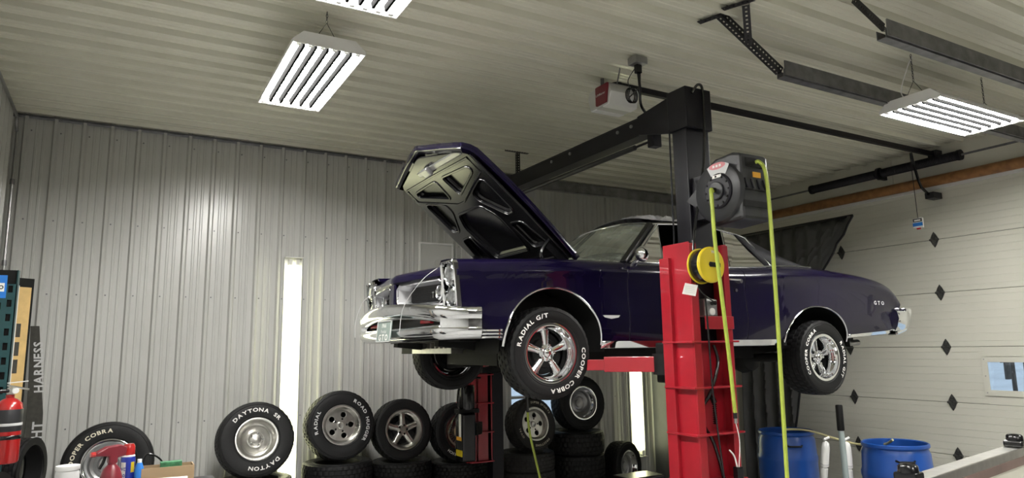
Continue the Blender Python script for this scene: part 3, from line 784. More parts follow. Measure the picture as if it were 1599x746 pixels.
# white strings hanging from headlights
for pts in ([(0.13, -0.70, 0.80), (0.05, -0.62, 0.72), (-0.02, -0.46, 0.55), (-0.04, -0.43, 0.36)], [(0.13, 0.70, 0.72), (0.08, 0.80, 0.66), (0.04, 0.86, 0.5), (0.04, 0.87, 0.36)]):
    MB().tube(spline(pts, 6), 0.0025, 5).build('hanging_string', M_silver, car)
# rear bumper
rbp = [(4.93, -0.955), (5.05, -0.955), (5.15, -0.94), (5.20, -0.86), (5.23, -0.5), (5.24, 0), (5.23, 0.5), (5.20, 0.86), (5.15, 0.94), (5.05, 0.955), (4.93, 0.955)][::-1]
sweep(rbp, [(-0.02, 0.56), (0.02, 0.55), (0.035, 0.48), (0.01, 0.40), (-0.02, 0.355), (-0.05, 0.36), (-0.05, 0.5)], 'rear_bumper', M_chrome, 50)
for s in (-1, 1):
    MB().prism([(5.13, 0.59), (5.24, 0.58), (5.22, 0.46), (5.12, 0.36), (4.95, 0.315), (4.95, 0.345), (5.07, 0.39), (5.12, 0.48)], s*0.84, s*0.945, lambda a, b, c: (a, c, b)).build('bumper_end', M_chrome, car, bevel=0.012)
# ---- bright trim
for s in (-1, 1):
    def strip(x0, x1, z0, z1, nm, n=12, proud=0.008):
        rows = []
        for i in range(n+1):
            x = x0+(x1-x0)*i/n
            a = z0(x) if callable(z0) else z0; b = z1(x) if callable(z1) else z1
            rows.append([(x, s*(yside(x, a)+0.001), a), (x, s*(yside(x, a)+proud), a+0.004), (x, s*(yside(x, b)+proud), b-0.004), (x, s*(yside(x, b)+0.001), b)])
        mb = MB(); mb.grid(rows); return mb.build(nm, M_chrome, car, smooth=30, solid=0.002)
    strip(1.34, 3.335, 0.236, 0.292, 'rocker_moulding')
    strip(4.20, 4.93, lambda x: lerp(B_, x), lambda x: lerp(B_, x)+0.036, 'rear_moulding')
    for k_ in range(3): strip(0.345, 0.50, 0.315+0.022*k_, 0.333+0.022*k_, 'fender_moulding', 4)
    # V emblem behind the front wheel, quarter badge, door handle, key lock
    mb = MB(); ye = yside(1.45, 0.47)+0.006
    mb.prism([(1.34, 0.478), (1.50, 0.478), (1.485, 0.462), (1.42, 0.452), (1.36, 0.462)], 0, 0.005, lambda a, b, c: (a, s*(ye+c-0.003), b)); mb.build('fender_emblem', M_silver, car)
    yq = yside(4.76, 0.64)+0.005
    text_flat('GTO', 0.05, lambda a, b: (4.76+a*(1 if s < 0 else -1), s*(yside(4.76+a*(1 if s < 0 else -1), 0.615+b)+0.006), 0.615+b), gap=0.5, wscale=1.3).build('quarter_badge', M_silver, car)
    yh = yside(2.75, 0.775)
    mb = MB(); mb.tube([(2.64, s*(yh+0.004), 0.785), (2.66, s*(yh+0.03), 0.787), (2.78, s*(yh+0.032), 0.785)], 0.008, 6); mb.lathe([(0.02, 0.0), (0.018, 0.03), (0.0005, 0.034)], 12, 'y', c=(2.79, 0, 0.777)) if False else None
    mb.tube([(2.79, s*(yh), 0.777), (2.79, s*(yh+0.035), 0.777)], 0.019, 12); mb.tube([(2.755, s*yh, 0.70), (2.755, s*(yh+0.008), 0.70)], 0.014, 12)
    mb.build('door_handle', M_chrome, car, smooth=40)
# ---- greenhouse
roof_st = [(2.14, 0.615, 1.270, 1.325), (2.3, 0.63, 1.285, 1.35), (2.6, 0.64, 1.285, 1.362), (2.9, 0.645, 1.265, 1.35), (3.12, 0.65, 1.235, 1.32), (3.35, 0.675, 1.155, 1.25), (3.6, 0.73, 1.045, 1.13), (3.85, 0.79, 0.945, 1.00)]
def rs(x, i): return slerp([(a[0], a[i]) for a in roof_st], x)
rows = []
for i in range(31):
    x = 2.14+(3.87-2.14)*i/30
    ys_, ze, zc_ = rs(x, 1), rs(x, 2), rs(x, 3)
    row = []
    for j in range(17):
        u = j/8-1; row.append((x-0.07*(1-u*u)*(1 if x < 2.3 else 0)*(2.3-x)/0.16, ys_*u, zc_-(zc_-ze)*abs(u)**3.2))
    rows.append(row)
MB().grid(rows).build('vinyl_roof', M_vinyl, car, smooth=45, solid=0.008)
for s in (-1, 1):
    # sail panel
    mb = MB(); top = [(x, s*rs(x, 1), rs(x, 2)) for x in [3.06+0.8*i/12 for i in range(13)]]
    bot = [(3.26+0.6*i/12, s*(yside(3.26+0.6*i/12, slerp(T_, 3.26+0.6*i/12))-0.005), slerp(T_, 3.26+0.6*i/12)+0.004) for i in range(13)]
    mid = [((a[0]+b[0])/2, (a[1]+b[1])/2+s*0.012, (a[2]+b[2])/2) for a, b in zip(top, bot)]
    mb.grid([top, mid, bot]); mb.build('sail_panel', M_vinyl, car, smooth=45, solid=0.006)
    Tb = lambda x: (x, s*(yside(x, slerp(T_, x))-0.01), slerp(T_, x)+0.012)
    Tt = lambda x: (x, s*(rs(x, 1)+0.012), rs(x, 2)-0.012)
    # glass panes
    g = MB(); g.add([Tb(1.76), Tb(2.06), Tt(2.19)], [(0, 1, 2)]); g.build('vent_glass', M_glasss, car)
    g = MB(); g.add([Tb(2.82), Tb(3.28), Tt(3.08), Tt(2.93)], [(0, 1, 2, 3)]); g.build('quarter_glass', M_glasss, car)
    # bright frames
    def tr(pts, r, nm, n=1): MB().tube(spline(pts, 6) if n > 1 else pts, r, 6).build(nm, M_chrome, car, smooth=60)
    tr([Tb(1.73), Tt(2.17)], 0.012, 'windshield_pillar_trim')
    tr([Tb(1.76), Tt(2.19), Tb(2.06)], 0.009, 'vent_frame')
    tr([Tb(x) for x in (1.74, 2.0, 2.4, 2.8, 3.1, 3.3, 3.6, 3.85)], 0.008, 'belt_moulding')
    tr([(x, s*(rs(x, 1)+0.008), rs(x, 2)) for x in (2.14, 2.2, 2.4, 2.7, 2.95, 3.1, 3.2)]+[Tb(3.32)], 0.010, 'drip_rail')
    tr([Tb(2.80), Tt(2.91)], 0.010, 'pillar_trim')
    # A pillar body
    a1 = Tb(1.70); a2 = Tt(2.15)
    MB().bar((a1[0]-0.03, a1[1]-s*0.03, a1[2]-0.01), (a2[0]-0.02, a2[1]-s*0.02, a2[2]+0.01), 0.055, 0.05).build('windshield_pillar', M_black, car, bevel=0.01)
    # mirror
    if s < 0:
        mo = MB(); mo.tube([(1.70, -0.89, 0.885), (1.70, -0.95, 0.91), (1.70, -0.985, 0.93)], [0.03, 0.014, 0.014], 10)
        mo.lathe([(0.0005, -0.05), (0.035, -0.045), (0.058, -0.015), (0.062, 0.012), (0.058, 0.016), (0.0005, 0.012)], 24, 'x', c=(1.70, -0.995, 0.945)); mo.build('door_mirror', M_chrome, car, smooth=50)
# windshield
rows = []
for i in range(9):
    q = i/8
    row = []
    for j in range(17):
        u = j/8-1; xb = 1.52+0.20*abs(u)**2.2; xt = 2.07+0.07*u*u
        yb2, yt2 = 0.80*u, 0.605*u
        zb2, zt2 = 0.905, 1.322-(1.322-1.272)*abs(u)**3
        row.append((xb+(xt-xb)*q-0.03*math.sin(PI*q), yb2+(yt2-yb2)*q, zb2+(zt2-zb2)*q))
    rows.append(row)
MB().grid(rows).build('windshield', M_glassw, car, smooth=60)
MB().tube(spline(rows[-1], 2), 0.011, 6).build('windshield_top_trim', M_chrome, car, smooth=60)
MB().tube(spline(rows[0], 2), 0.010, 6).build('windshield_base_trim', M_satin, car, smooth=60)
for y0 in (-0.45, 0.25): MB().tube([(1.50, y0, 0.915), (1.56, y0+0.2, 0.945), (1.60, y0+0.42, 0.955)], 0.006, 5).build('wiper', M_satin, car)
rows = []
for i in range(7):
    x = 3.22+0.5*i/6
    rows.append([(x+0.004, rs(x, 1)*0.72*(j/4-1), rs(x, 3)-(rs(x, 3)-rs(x, 2))*abs(0.72*(j/4-1))**3.2+0.012) for j in range(9)])
MB().grid(rows).build('rear_window', M_glasss, car, smooth=60)
# interior
mb = MB(); mb.box(1.58, 1.80, -0.76, 0.76, 0.62, 0.885); mb.build('dashboard', M_satin, car, bevel=0.03)
for y in (-0.38, 0.38):
    mb = MB(); mb.box(2.05, 2.55, y-0.27, y+0.27, 0.40, 0.55); mb.box(2.48, 2.62, y-0.27, y+0.27, 0.45, 1.0, Matrix.Rotation(0, 4, 'Y')); mb.build('seat', M_satin, car, bevel=0.05)
mb = MB(); mb.box(2.95, 3.15, -0.66, 0.66, 0.40, 0.92); mb.build('rear_seat', M_satin, car, bevel=0.05)
mb = MB(); t_ = [(1.95+0.05*math.sin(a), -0.38+0.19*math.cos(a), 0.86+0.185*math.sin(a)) for a in [2*PI*i/24 for i in range(24)]]
mb.tube(t_, 0.012, 6, closed=True); mb.tube([(1.78, -0.38, 0.80), (1.95, -0.38, 0.86)], 0.02, 6); mb.tube([t_[0], (1.95, -0.38, 0.86), t_[12]], 0.01, 5); mb.build('steering_wheel', M_black, car, smooth=50)
MB().tube([(2.02, -0.08, 1.24), (2.02, 0.12, 1.24)], [0.025, 0.025], 8).build('rear_view_mirror', M_black, car)
# ---- hood, open
ang = math.radians(40)
hood = empty('hood', (3.05-CX, -0.045, 2.487-CZ), (0, ang, 0), parent=car)   # local -x runs from hinge to nose, underside at -z
def hw(v): return 0.70 if v < 1.2 else 0.70
HL = [(0.0, 0.69), (0.3, 0.70), (0.9, 0.705), (1.15, 0.70), (1.25, 0.685)]
def hood_len(u): return 1.255+0.16*(1-min(1, abs(u)/0.68)**1.15)
rows = []
for i in range(25):
    q = i/24; row = []
    for j in range(33):
        uu = j/16-1; L = hood_len(uu*0.68); v = q*L
        y = uu*lerp(HL, min(v, 1.25))
        z = 0.03*(1-uu*uu)+0.02*math.exp(-(uu/0.18)**2)+0.02*math.sin(PI*q)-0.045*max(0, (q-0.9)/0.1)**2
        row.append((-v, y, z))
    rows.append(row)
MB().grid(rows).build('hood_skin', M_paint, hood, smooth=40, solid=0.005)
# edge flange all round
edge = [rows[i][0] for i in range(25)]+rows[-1][1:]+[rows[i][-1] for i in range(23, -1, -1)]
mb = MB(); mb.grid([[(p[0], p[1], p[2]) for p in edge], [(p[0]*0.985, p[1]*0.98, p[2]-0.035) for p in edge], [(p[0]*0.955, p[1]*0.94, p[2]-0.036) for p in edge]]); mb.build('hood_flange', M_paint, hood, smooth=30, solid=0.003)
# inner panel: flat plate with real recessed pockets
def hp(u, v, d): return (-v, u, -d)
outl = [(-0.64, 0.03), (0.64, 0.03), (0.655, 0.6), (0.645, 1.19), (0.0, 1.335), (-0.645, 1.19), (-0.655, 0.6)]
def rnd(poly, r=0.045, n=4):
    out = []; m = len(poly)
    for i in range(m):
        p = Vector(poly[i]); a = Vector(poly[i-1]); b = Vector(poly[(i+1) % m])
        ra = min(r, (a-p).length*0.45); rb = min(r, (b-p).length*0.45)
        p1 = p+(a-p).normalized()*ra; p2 = p+(b-p).normalized()*rb
        for k in range(n+1):
            t = k/n; out.append(tuple((1-t)**2*p1+2*t*(1-t)*p+t*t*p2))
    return out
tri = [(0.07, 1.10), (0.50, 1.085), (0.51, 1.03), (0.09, 0.90)]
sidep = [(0.50, 0.945), (0.545, 0.92), (0.545, 0.60), (0.44, 0.585), (0.25, 0.79), (0.26, 0.87)]
cen = [(-0.29, 0.60), (-0.20, 0.735), (0.20, 0.735), (0.29, 0.60), (0.27, 0.22), (-0.27, 0.22)]
rear = [(0.36, 0.50), (0.52, 0.49), (0.58, 0.23), (0.37, 0.23)]
mir = lambda P: [(-u, v) for u, v in P][::-1]
nosep = [(0.13, 1.225), (0.36, 1.17+0.035), (0.30, 1.165), (0.12, 1.17)]
pockets = [tri, mir(tri), sidep, mir(sidep), cen, rear, mir(rear)]
D0 = 0.045
cu = bpy.data.curves.new('inner', 'CURVE'); cu.dimensions = '2D'; cu.fill_mode = 'BOTH'; cu.extrude = 0.006; cu.bevel_depth = 0.006; cu.bevel_resolution = 2
for poly in [rnd(outl, 0.06)]+[rnd(p) for p in pockets]:
    sp = cu.splines.new('POLY'); sp.points.add(len(poly)-1); sp.use_cyclic_u = True
    for k_, (u, v) in enumerate(poly): sp.points[k_].co = (-v, u, 0, 1)
tmp = bpy.data.objects.new('tmp', cu); COL.objects.link(tmp); bpy.context.view_layer.update()
me = bpy.data.meshes.new_from_object(tmp.evaluated_get(bpy.context.evaluated_depsgraph_get())); bpy.data.objects.remove(tmp)
me.materials.clear(); me.materials.append(M_black)
ip = bpy.data.objects.new('inner_panel', me); COL.objects.link(ip); ip.parent = hood; ip.location = (0, 0, -D0)
# pocket walls and floors, raised beads round them
for p in pockets:
    P = rnd(p); c = (sum(a for a, b in P)/len(P), sum(b for a, b in P)/len(P))
    sh = lambda q, f: (c[0]+(q[0]-c[0])*f, c[1]+(q[1]-c[1])*f)
    mb = MB(); rows = [[hp(*sh(q, f), d) for q in P+P[:1]] for f, d in ((1.02, D0), (0.93, D0-0.022), (0.90, D0-0.026))]
    mb.grid(rows); mb.add(rows[-1][:-1], [tuple(range(len(P)))]); mb.build('pocket', M_black, hood, smooth=30)
    MB().tube([hp(*sh(q, 1.05), D0+0.010) for q in P], 0.012, 6, closed=True).build('bead', M_black, hood, smooth=60)
MB().tube([hp(u, v, D0+0.01) for u, v in [(-0.60, 1.145), (0.0, 1.15), (0.60, 1.145), (0.60, 1.0), (0.06, 0.83), (-0.06, 0.83), (-0.60, 1.0)]], 0.011, 6, closed=True).build('bead', M_black, hood, smooth=60)
MB().box(-1.235, -1.185, -0.58, 0.20, -D0-0.022, -D0-0.005).build('front_brace', M_steel, hood, bevel=0.012)
MB().box(-1.245, -1.17, -0.06, 0.06, -D0-0.06, -D0-0.02).build('latch', M_steel, hood, bevel=0.01)
for s in (-1, 1):
    MB().box(-1.33, -1.27, min(s*.12, s*.30), max(s*.12, s*.30), -D0-0.006, -D0+0.01).build('nose_stiffener', M_black, hood, bevel=0.008)
    MB().bar((1.33, s*0.66, 0.80), (1.05, s*0.66, 1.02), 0.02, 0.05).build('hood_hinge', M_black, car)
    MB().tube(spline([(1.05, s*0.66, 0.84), (1.00, s*0.66, 0.95), (1.06, s*0.66, 1.05), (1.12, s*0.66, 1.08)], 5), 0.014, 6).build('hinge_spring', M_black, car, smooth=60)
MB().tube([hp(-0.58, 0.10, D0+0.03), hp(0.58, 0.10, D0+0.03)], 0.012, 6).build('rear_seal', M_black, hood)
# ---- wheels
def car_wheel(x, y, z, flip, R, rr, wd, items, steer=0):
    e = empty('wheel', (x, y, z), (0, 0, PI if flip else steer), parent=car)
    if flip: e.rotation_euler = (0, 0, PI+steer)
    wheel_muscle(e, R, rr, wd, items)
    return e
car_wheel(0.905, -0.815, 0.212, False, 0.328, 0.200, 0.225, [('RADIAL G/T', -42), ('COOPER COBRA', 133)], math.radians(-3))
car_wheel(0.905, 0.815, 0.212, True, 0.328, 0.200, 0.225, [('RADIAL G/T', -42), ('COOPER COBRA', 133)], math.radians(-3))
car_wheel(3.835, -0.805, 0.122, False, 0.338, 0.200, 0.265, [('COOPER COBRA', -73), ('RADIAL G/T', 95)])
car_wheel(3.835, 0.805, 0.122, True, 0.338, 0.200, 0.265, [('COOPER COBRA', -73), ('RADIAL G/T', 95)])

# ================================================================== LIFT
lift = empty('two_post_lift', (0, 0, 0), label='red and black two post car lift with overhead beam holding the purple car', cat='car lift')
def post(yo, sg, name):
    """yo = outer face Y, sg=+1 when the car lies towards +y"""
    Y = lambda a: yo+sg*a
    def bx(mb, x0, x1, a0, a1, z0, z1): mb.box(x0, x1, min(Y(a0), Y(a1)), max(Y(a0), Y(a1)), z0, z1)
    p = empty(name, (0, 0, 0), parent=lift)
    mb = MB(); bx(mb, 3.36 if sg > 0 else 3.45, 3.58, 0.12, 0.26, 0.012, 3.36); mb.build('column', M_satin, p, bevel=0.008)
    mb = MB(); bx(mb, 3.345, 3.59, 0.09, 0.28, 3.30, 3.60); mb.build('column_cap', M_satin, p, bevel=0.006)
    mb = MB(); bx(mb, 3.12, 3.80, -0.02, 0.45, 0, 0.015); mb.build('base_plate', M_red, p)
    for x in (3.20, 3.535):
        mb = MB(); bx(mb, x, x+0.015, 0.0, 0.24, 0.66, 2.47); mb.build('side_plate', M_red, p, bevel=0.003)
    mb = MB(); bx(mb, 3.20, 3.262, -0.012, 0.0, 0.66, 2.46); mb.build('flange', M_red, p, bevel=0.003)
    mb = MB(); bx(mb, 3.50, 3.55, -0.012, 0.0, 0.66, 2.46); mb.build('flange', M_red, p, bevel=0.003)
    mb = MB(); bx(mb, 3.172, 3.20, 0.16, 0.25, 0.66, 2.38); mb.build('flange', M_red, p, bevel=0.003)
    mb = MB(); bx(mb, 3.55, 3.575, 0.16, 0.25, 0.66, 2.38); mb.build('flange', M_red, p, bevel=0.003)
    mb = MB(); bx(mb, 3.215, 3.535, 0.085, 0.10, 0.66, 1.82); mb.build('back_plate', M_red, p)
    mb = MB(); bx(mb, 3.262, 3.268, 0.0, 0.085, 0.66, 2.47); mb.build('channel', M_red, p)
    for z in (0.66, 0.95, 1.24, 1.53, 1.82):
        mb = MB(); bx(mb, 3.165, 3.585, -0.03, 0.25, z-0.006, z+0.006); mb.build('gusset_plate', M_red, p, bevel=0.002)
    if sg < 0:
        for x0, x1 in ((3.20, 3.255), (3.285, 3.40), (3.425, 3.44)): mb = MB(); bx(mb, x0, x1, 0.262 if x1-x0 < 0.1 else 0.245, 0.275 if x1-x0 < 0.1 else 0.255, 0.66, 1.60); mb.build('front_plate', M_red, p, bevel=0.003)
        for z in (0.66, 0.95, 1.24, 1.53): mb = MB(); bx(mb, 3.18, 3.445, 0.252, 0.305, z-0.006, z+0.006); mb.build('gusset_plate', M_red, p, bevel=0.002)
    mb = MB(); bx(mb, 3.30, 3.55, -0.028, -0.012, 1.90, 1.985); mb.build('cross_bracket', M_red, p, bevel=0.004)
    mb = MB(); bx(mb, 3.25, 3.52, 0.27, 0.42, 1.55, 1.82); mb.build('carriage', M_dark, p, bevel=0.01)
    for k, (xp, yp) in enumerate(((2.86, 1.02), (4.55, 1.10))):
        a = empty('lift_arm', (0, 0, 0), parent=p)
        x0 = 3.30 if k == 0 else 3.50
        MB().bar((x0, Y(0.36), 1.675), (x0+(xp-x0)*0.55, Y(0.36+(yp-0.36)*0.55), 1.675), 0.13, 0.105).build('outer_arm', M_red, a, bevel=0.004)
        MB().bar((x0+(xp-x0)*0.3, Y(0.36+(yp-0.36)*0.3), 1.67), (xp, Y(yp), 1.67), 0.095, 0.075).build('inner_arm', M_red, a, bevel=0.004)
        MB().lathe([(0.0005, 1.60), (0.10, 1.605), (0.10, 1.745), (0.0005, 1.75)], 20, 'z', c=(x0, Y(0.36), 0)).build('pivot', M_dark, a, smooth=40)
        MB().lathe([(0.02, 1.68), (0.035, 1.70), (0.035, 1.74), (0.055, 1.745), (0.06, 1.765), (0.0005, 1.767)], 20, 'z', c=(xp, Y(yp), 0)).build('lift_pad', M_dark, a, smooth=40)
    return p
near = post(3.30, 1, 'near_post'); far = post(6.78, -1, 'far_post')
MB().prism([(3.40, 3.545), (3.52, 3.545), (3.52, 3.535), (3.465, 3.535), (3.465, 3.41), (3.52, 3.41), (3.52, 3.40), (3.40, 3.40), (3.40, 3.41), (3.455, 3.41), (3.455, 3.535), (3.40, 3.535)], 3.55, 6.55, lambda a, b, c: (a, c, b)).build('overhead_beam', M_satin, lift)
MB().box(3.405, 3.42, 3.55, 6.55, 3.405, 3.54).build('beam_web', M_satin, lift)
for ya, yc in ((3.55, 3.95), (6.53, 6.13)):
    MB().prism([(ya, 3.30), (ya, 3.59), (yc, 3.545), (yc, 3.40)], 3.38, 3.40, lambda a, b, c: (c, a, b)).build('beam_gusset', M_satin, lift)
for y in (4.05, 4.22, 4.9, 5.2): MB().lathe([(0.0005, 3.392), (0.014, 3.393), (0.014, 3.41)], 6, 'x', c=(0, y, 3.50)).build('bolt', M_steel, lift)
MB().tube([(3.43, 3.86, 3.335), (3.43, 4.05, 3.333)], 0.010, 8).build('safety_rod', M_satin, lift, smooth=40)
MB().tube([(3.43, 4.05, 3.333), (3.43, 6.2, 3.330)], 0.021, 10).build('safety_bar', M_plas, lift, smooth=40)
MB().box(3.40, 3.48, 3.80, 3.87, 3.28, 3.41).build('limit_switch', M_satin, lift, bevel=0.004)
MB().tube([(3.30, 3.52, 3.30), (3.29, 3.53, 1.6)], 0.006, 6).build('lift_cable', M_satin, lift)
MB().tube(spline([(3.40, 3.385, 3.55), (3.46, 3.375, 3.62), (3.50, 3.375, 3.55), (3.47, 3.37, 3.1), (3.35, 3.33, 2.75), (3.24, 3.29, 2.45), (3.22, 3.28, 2.2)], 6), 0.010, 6).build('power_cable', M_black, lift, smooth=60)
MB().tube(spline([(3.44, 3.36, 1.80), (3.45, 3.34, 1.68), (3.36, 3.33, 1.50), (3.27, 3.34, 1.38), (3.29, 3.33, 1.28), (3.36, 3.33, 1.18), (3.42, 3.32, 0.95), (3.44, 3.32, 0.7)], 6), 0.012, 6).build('hydraulic_hose', M_black, lift, smooth=60)
MB().tube(spline([(3.30, 3.27, 2.12), (3.30, 3.262, 1.9), (3.31, 3.262, 1.5), (3.36, 3.262, 1.0), (3.40, 3.262, 0.6)], 6), 0.006, 6).build('control_wire', M_black, lift, smooth=60)
mb = MB()
for i in range(10): mb.lathe([(0.010, -0.005), (0.018, 0.0), (0.010, 0.005)], 8, 'z', c=(3.39, 3.335, 1.30+i*0.013))
mb.tube([(3.37, 3.335, 1.47), (3.39, 3.335, 1.43)], 0.018, 8); mb.build('strain_relief', M_black, lift)
# power unit on far post
pu = empty('power_unit', (3.095, 6.40, 0), parent=lift)
MB().box(-0.09, 0.06, -0.09, 0.09, 0.70, 1.17).build('oil_tank', M_black, pu, bevel=0.02)
MB().lathe([(0.0005, 1.20), (0.075, 1.20), (0.08, 1.22), (0.08, 1.42), (0.07, 1.44), (0.0005, 1.445)], 20, 'z').build('motor', M_black, pu, smooth=40)
MB().box(-0.11, 0.11, -0.06, 0.06, 1.165, 1.205).build('valve_block', M_dark, pu)
MB().box(-0.094, -0.091, -0.06, -0.01, 0.94, 1.16).build('white_sticker', M_paper, pu)
MB().box(-0.094, -0.0905, -0.075, 0.045, 0.82, 0.94).build('warning_label', M_plas, pu); MB().box(-0.0955, -0.094, -0.075, 0.045, 0.905, 0.94).build('label_band', M_orange, pu)
MB().box(-0.095, -0.091, -0.085, 0.055, 0.755, 0.815).build('yellow_label', M_yellow, pu)
MB().tube(spline([(-0.08, 0, 1.19), (-0.16, -0.02, 1.10), (-0.20, 0, 0.98)], 5), 0.008, 6).build('release_lever', M_black, pu)
MB().tube(spline([(-0.06, -0.04, 1.19), (-0.12, -0.05, 1.24), (-0.10, -0.04, 1.42), (0.05, 0.0, 1.5), (0.18, 0.05, 1.5)], 5), 0.010, 6).build('hose', M_black, pu)
MB().bar((0.08, 0.0, 1.0), (0.20, 0.10, 1.0), 0.05, 0.12).build('mount', M_dark, pu)

# ================================================================== REELS ON THE NEAR POST
hr = empty('hose_reel', (3.34, 3.12, 2.79), label='black wall mounted air hose reel with lime hose on the near lift post', cat='hose reel')
# local: box X 0..0.27, Y -0.155..0.155 ; disc face at X=-0.03 facing -X
prof = [(-0.155, -0.21), (0.10, -0.225), (0.155, -0.16), (0.16, 0.10), (0.12, 0.19), (0.05, 0.225), (-0.09, 0.235), (-0.155, 0.215)]
MB().prism(prof, 0.02, 0.28, lambda a, b, c: (c, a, b)).build('case', M_plas, hr, bevel=0.02)
MB().lathe([(0.0005, -0.015), (0.17, -0.015), (0.195, 0.0), (0.205, 0.03), (0.0005, 0.035)], 40, 'x', c=(0, 0.03, -0.01)).build('side_cover', M_plas, hr, smooth=35)
MB().lathe([(0.0005, -0.034), (0.105, -0.034), (0.115, -0.026), (0.115, -0.012), (0.0005, -0.01)], 32, 'x', c=(0, -0.0, -0.01)).build('hub_plate', M_satin, hr, smooth=35)
mb = MB()
for k in range(12):
    t = 2*PI*k/12; mb.lathe([(0.0005, -0.04), (0.007, -0.039), (0.007, -0.03)], 8, 'x', c=(0, 0.095*math.cos(t), -0.01+0.095*math.sin(t)))
mb.build('hub_screws', M_dark, hr)
MB().lathe([(0.0005, -0.052), (0.055, -0.05), (0.06, -0.044), (0.06, -0.03)], 24, 'x', c=(0, 0, -0.01)).build('hub', M_plas, hr, smooth=35)
MB().tube([(-0.05, 0, -0.005), (-0.075, 0, -0.005), (-0.08, 0.005, -0.02)], 0.016, 8).build('swivel', M_dark, hr)
mb = MB(); a0, a1 = math.radians(62), math.radians(122)
ring = [(-0.0165, -0.0+0.19*math.cos(a0+(a1-a0)*i/8), -0.01+0.19*math.sin(a0+(a1-a0)*i/8)) for i in range(9)]
ring2 = [(-0.0165, -0.0+0.12*math.cos(a0+(a1-a0)*i/8), -0.01+0.12*math.sin(a0+(a1-a0)*i/8)) for i in range(9)]
mb.grid([ring, ring2]); mb.build('label_plate', M_silver, hr, solid=0.002)
mb = MB(); ctr = (0.0, 0.158)
el = [(-0.0185, ctr[0]+0.072*math.cos(t), ctr[1]+0.022*math.sin(t)) for t in [2*PI*i/20 for i in range(20)]]
mb.add(el, [tuple(range(20))]); mb.build('label_oval', M_pink, hr)
mb = MB()
for _y in (-0.035, -0.008, 0.020): mb.box(-0.0205, -0.0190, _y, _y+0.018, ctr[1]-0.008, ctr[1]+0.008)
mb.build('label_marks', M_paper, hr)
MB().box(-0.0365, -0.034, -0.045, 0.03, 0.075, 0.095).build('small_label', M_paper, hr)
MB().box(0.07, 0.22, -0.161, -0.154, 0.13, 0.19).build('hose_slot', M_dark, hr, bevel=0.004)
MB().box(0.13, 0.20, -0.160, -0.1535, 0.065, 0.10).build('orange_label', M_orange, hr)
for k in range(4): MB().bar((0.055+k*0.055, -0.157, 0.055), (0.07+k*0.055, -0.162, -0.01), 0.010, 0.012).build('cooling_rib', M_satin, hr, bevel=0.003)
MB().box(0.03, 0.275, -0.160, -0.15, -0.13, -0.09).build('lower_groove', M_dark, hr)
MB().box(0.015, 0.285, -0.162, 0.165, -0.022, -0.016).build('case_seam', M_dark, hr)
MB().prism([(0.155, 0.08), (0.30, -0.02), (0.155, -0.12)], -0.01, 0.0, lambda a, b, c: (c, a, b)).build('swivel_bracket', M_plas, hr)
MB().box(0.05, 0.20, 0.14, 0.30, -0.15, 0.15).build('wall_mount', M_satin, hr)
def at_(o, p): return Vector(o)+Vector(p)
h1 = MB(); h1.tube(spline([(3.262, 3.115, 2.77), (3.235, 3.10, 2.775), (3.215, 3.08, 2.68), (3.22, 3.08, 2.45), (3.27, 3.10, 2.10), (3.33, 3.13, 1.75), (3.385, 3.16, 1.38)], 8), 0.0125, 8)
ho1 = h1.build('air_hose', M_lime, smooth=60); tag(ho1, 'lime green air hose hanging from the reel hub down the red post', 'hose', 'lime green air hoses')
MB().tube([(3.385, 3.16, 1.38), (3.387, 3.161, 1.345)], 0.014, 8).build('hose_fitting', M_black, ho1)
MB().tube([(3.387, 3.161, 1.345), (3.389, 3.162, 1.315)], 0.010, 8).build('coupler', M_steel, ho1)
MB().tube(spline([(3.389, 3.162, 1.315), (3.42, 3.17, 1.2), (3.40, 3.17, 1.05)], 5), 0.003, 5).build('wire', M_paper, ho1)
h2 = MB(); h2.tube(spline([(3.50, 2.965, 2.955), (3.52, 2.945, 2.955), (3.545, 2.925, 2.88), (3.552, 2.92, 2.6), (3.548, 2.92, 2.0), (3.535, 2.92, 1.4), (3.52, 2.92, 0.6), (3.52, 2.92, 0.02)], 8), 0.0125, 8)
tag(h2.build('air_hose', M_lime, smooth=60), 'lime green air hose hanging straight down from the reel case', 'hose', 'lime green air hoses')
h3 = MB(); h3.tube(spline([(3.30, 5.55, 1.22), (3.33, 5.56, 1.0), (3.50, 5.60, 0.4), (3.55, 5.6, 0.02)], 8), 0.011, 8)
ho3 = h3.build('air_hose', M_lime, smooth=60); tag(ho3, 'short lime hose with black end hanging in front of the stacked tires', 'hose', 'lime green air hoses')
MB().tube([(3.275, 5.54, 1.46), (3.29, 5.545, 1.35), (3.30, 5.55, 1.22)], [0.006, 0.014, 0.014], 8).build('black_end', M_black, ho3)
cr = empty('cord_reel', (3.265, 3.16, 2.305), (0, 0, math.radians(0)), label='round yellow and black cord reel on the near lift post', cat='cord reel')
MB().lathe([(0.0005, 0.0), (0.108, 0.0), (0.116, 0.008), (0.116, 0.016), (0.105, 0.018)], 40, 'y').build('front_cover', M_yellow, cr, smooth=35)
MB().lathe([(0.105, 0.014), (0.108, 0.018), (0.108, 0.095), (0.105, 0.10)], 40, 'y').build('drum', M_black, cr, smooth=35)
MB().lathe([(0.105, 0.095), (0.116, 0.097), (0.116, 0.104), (0.0005, 0.11)], 40, 'y').build('back_cover', M_yellow, cr, smooth=35)
MB().prism([(-0.03, 0.0), (-0.02, 0.018), (0.07, 0.012), (0.07, -0.016), (-0.02, -0.016)], -0.006, 0.001, lambda a, b, c: (a, c, b)).build('handle_recess', M_black, cr, bevel=0.003)
text_flat('W', 0.03, lambda a, b: (a+0.012, -0.0012, 0.072+b), gap=0.1).build('mark', M_paper, cr)
MB().box(-0.03, 0.03, 0.108, 0.14, -0.03, 0.03).build('mount', M_dark, cr)
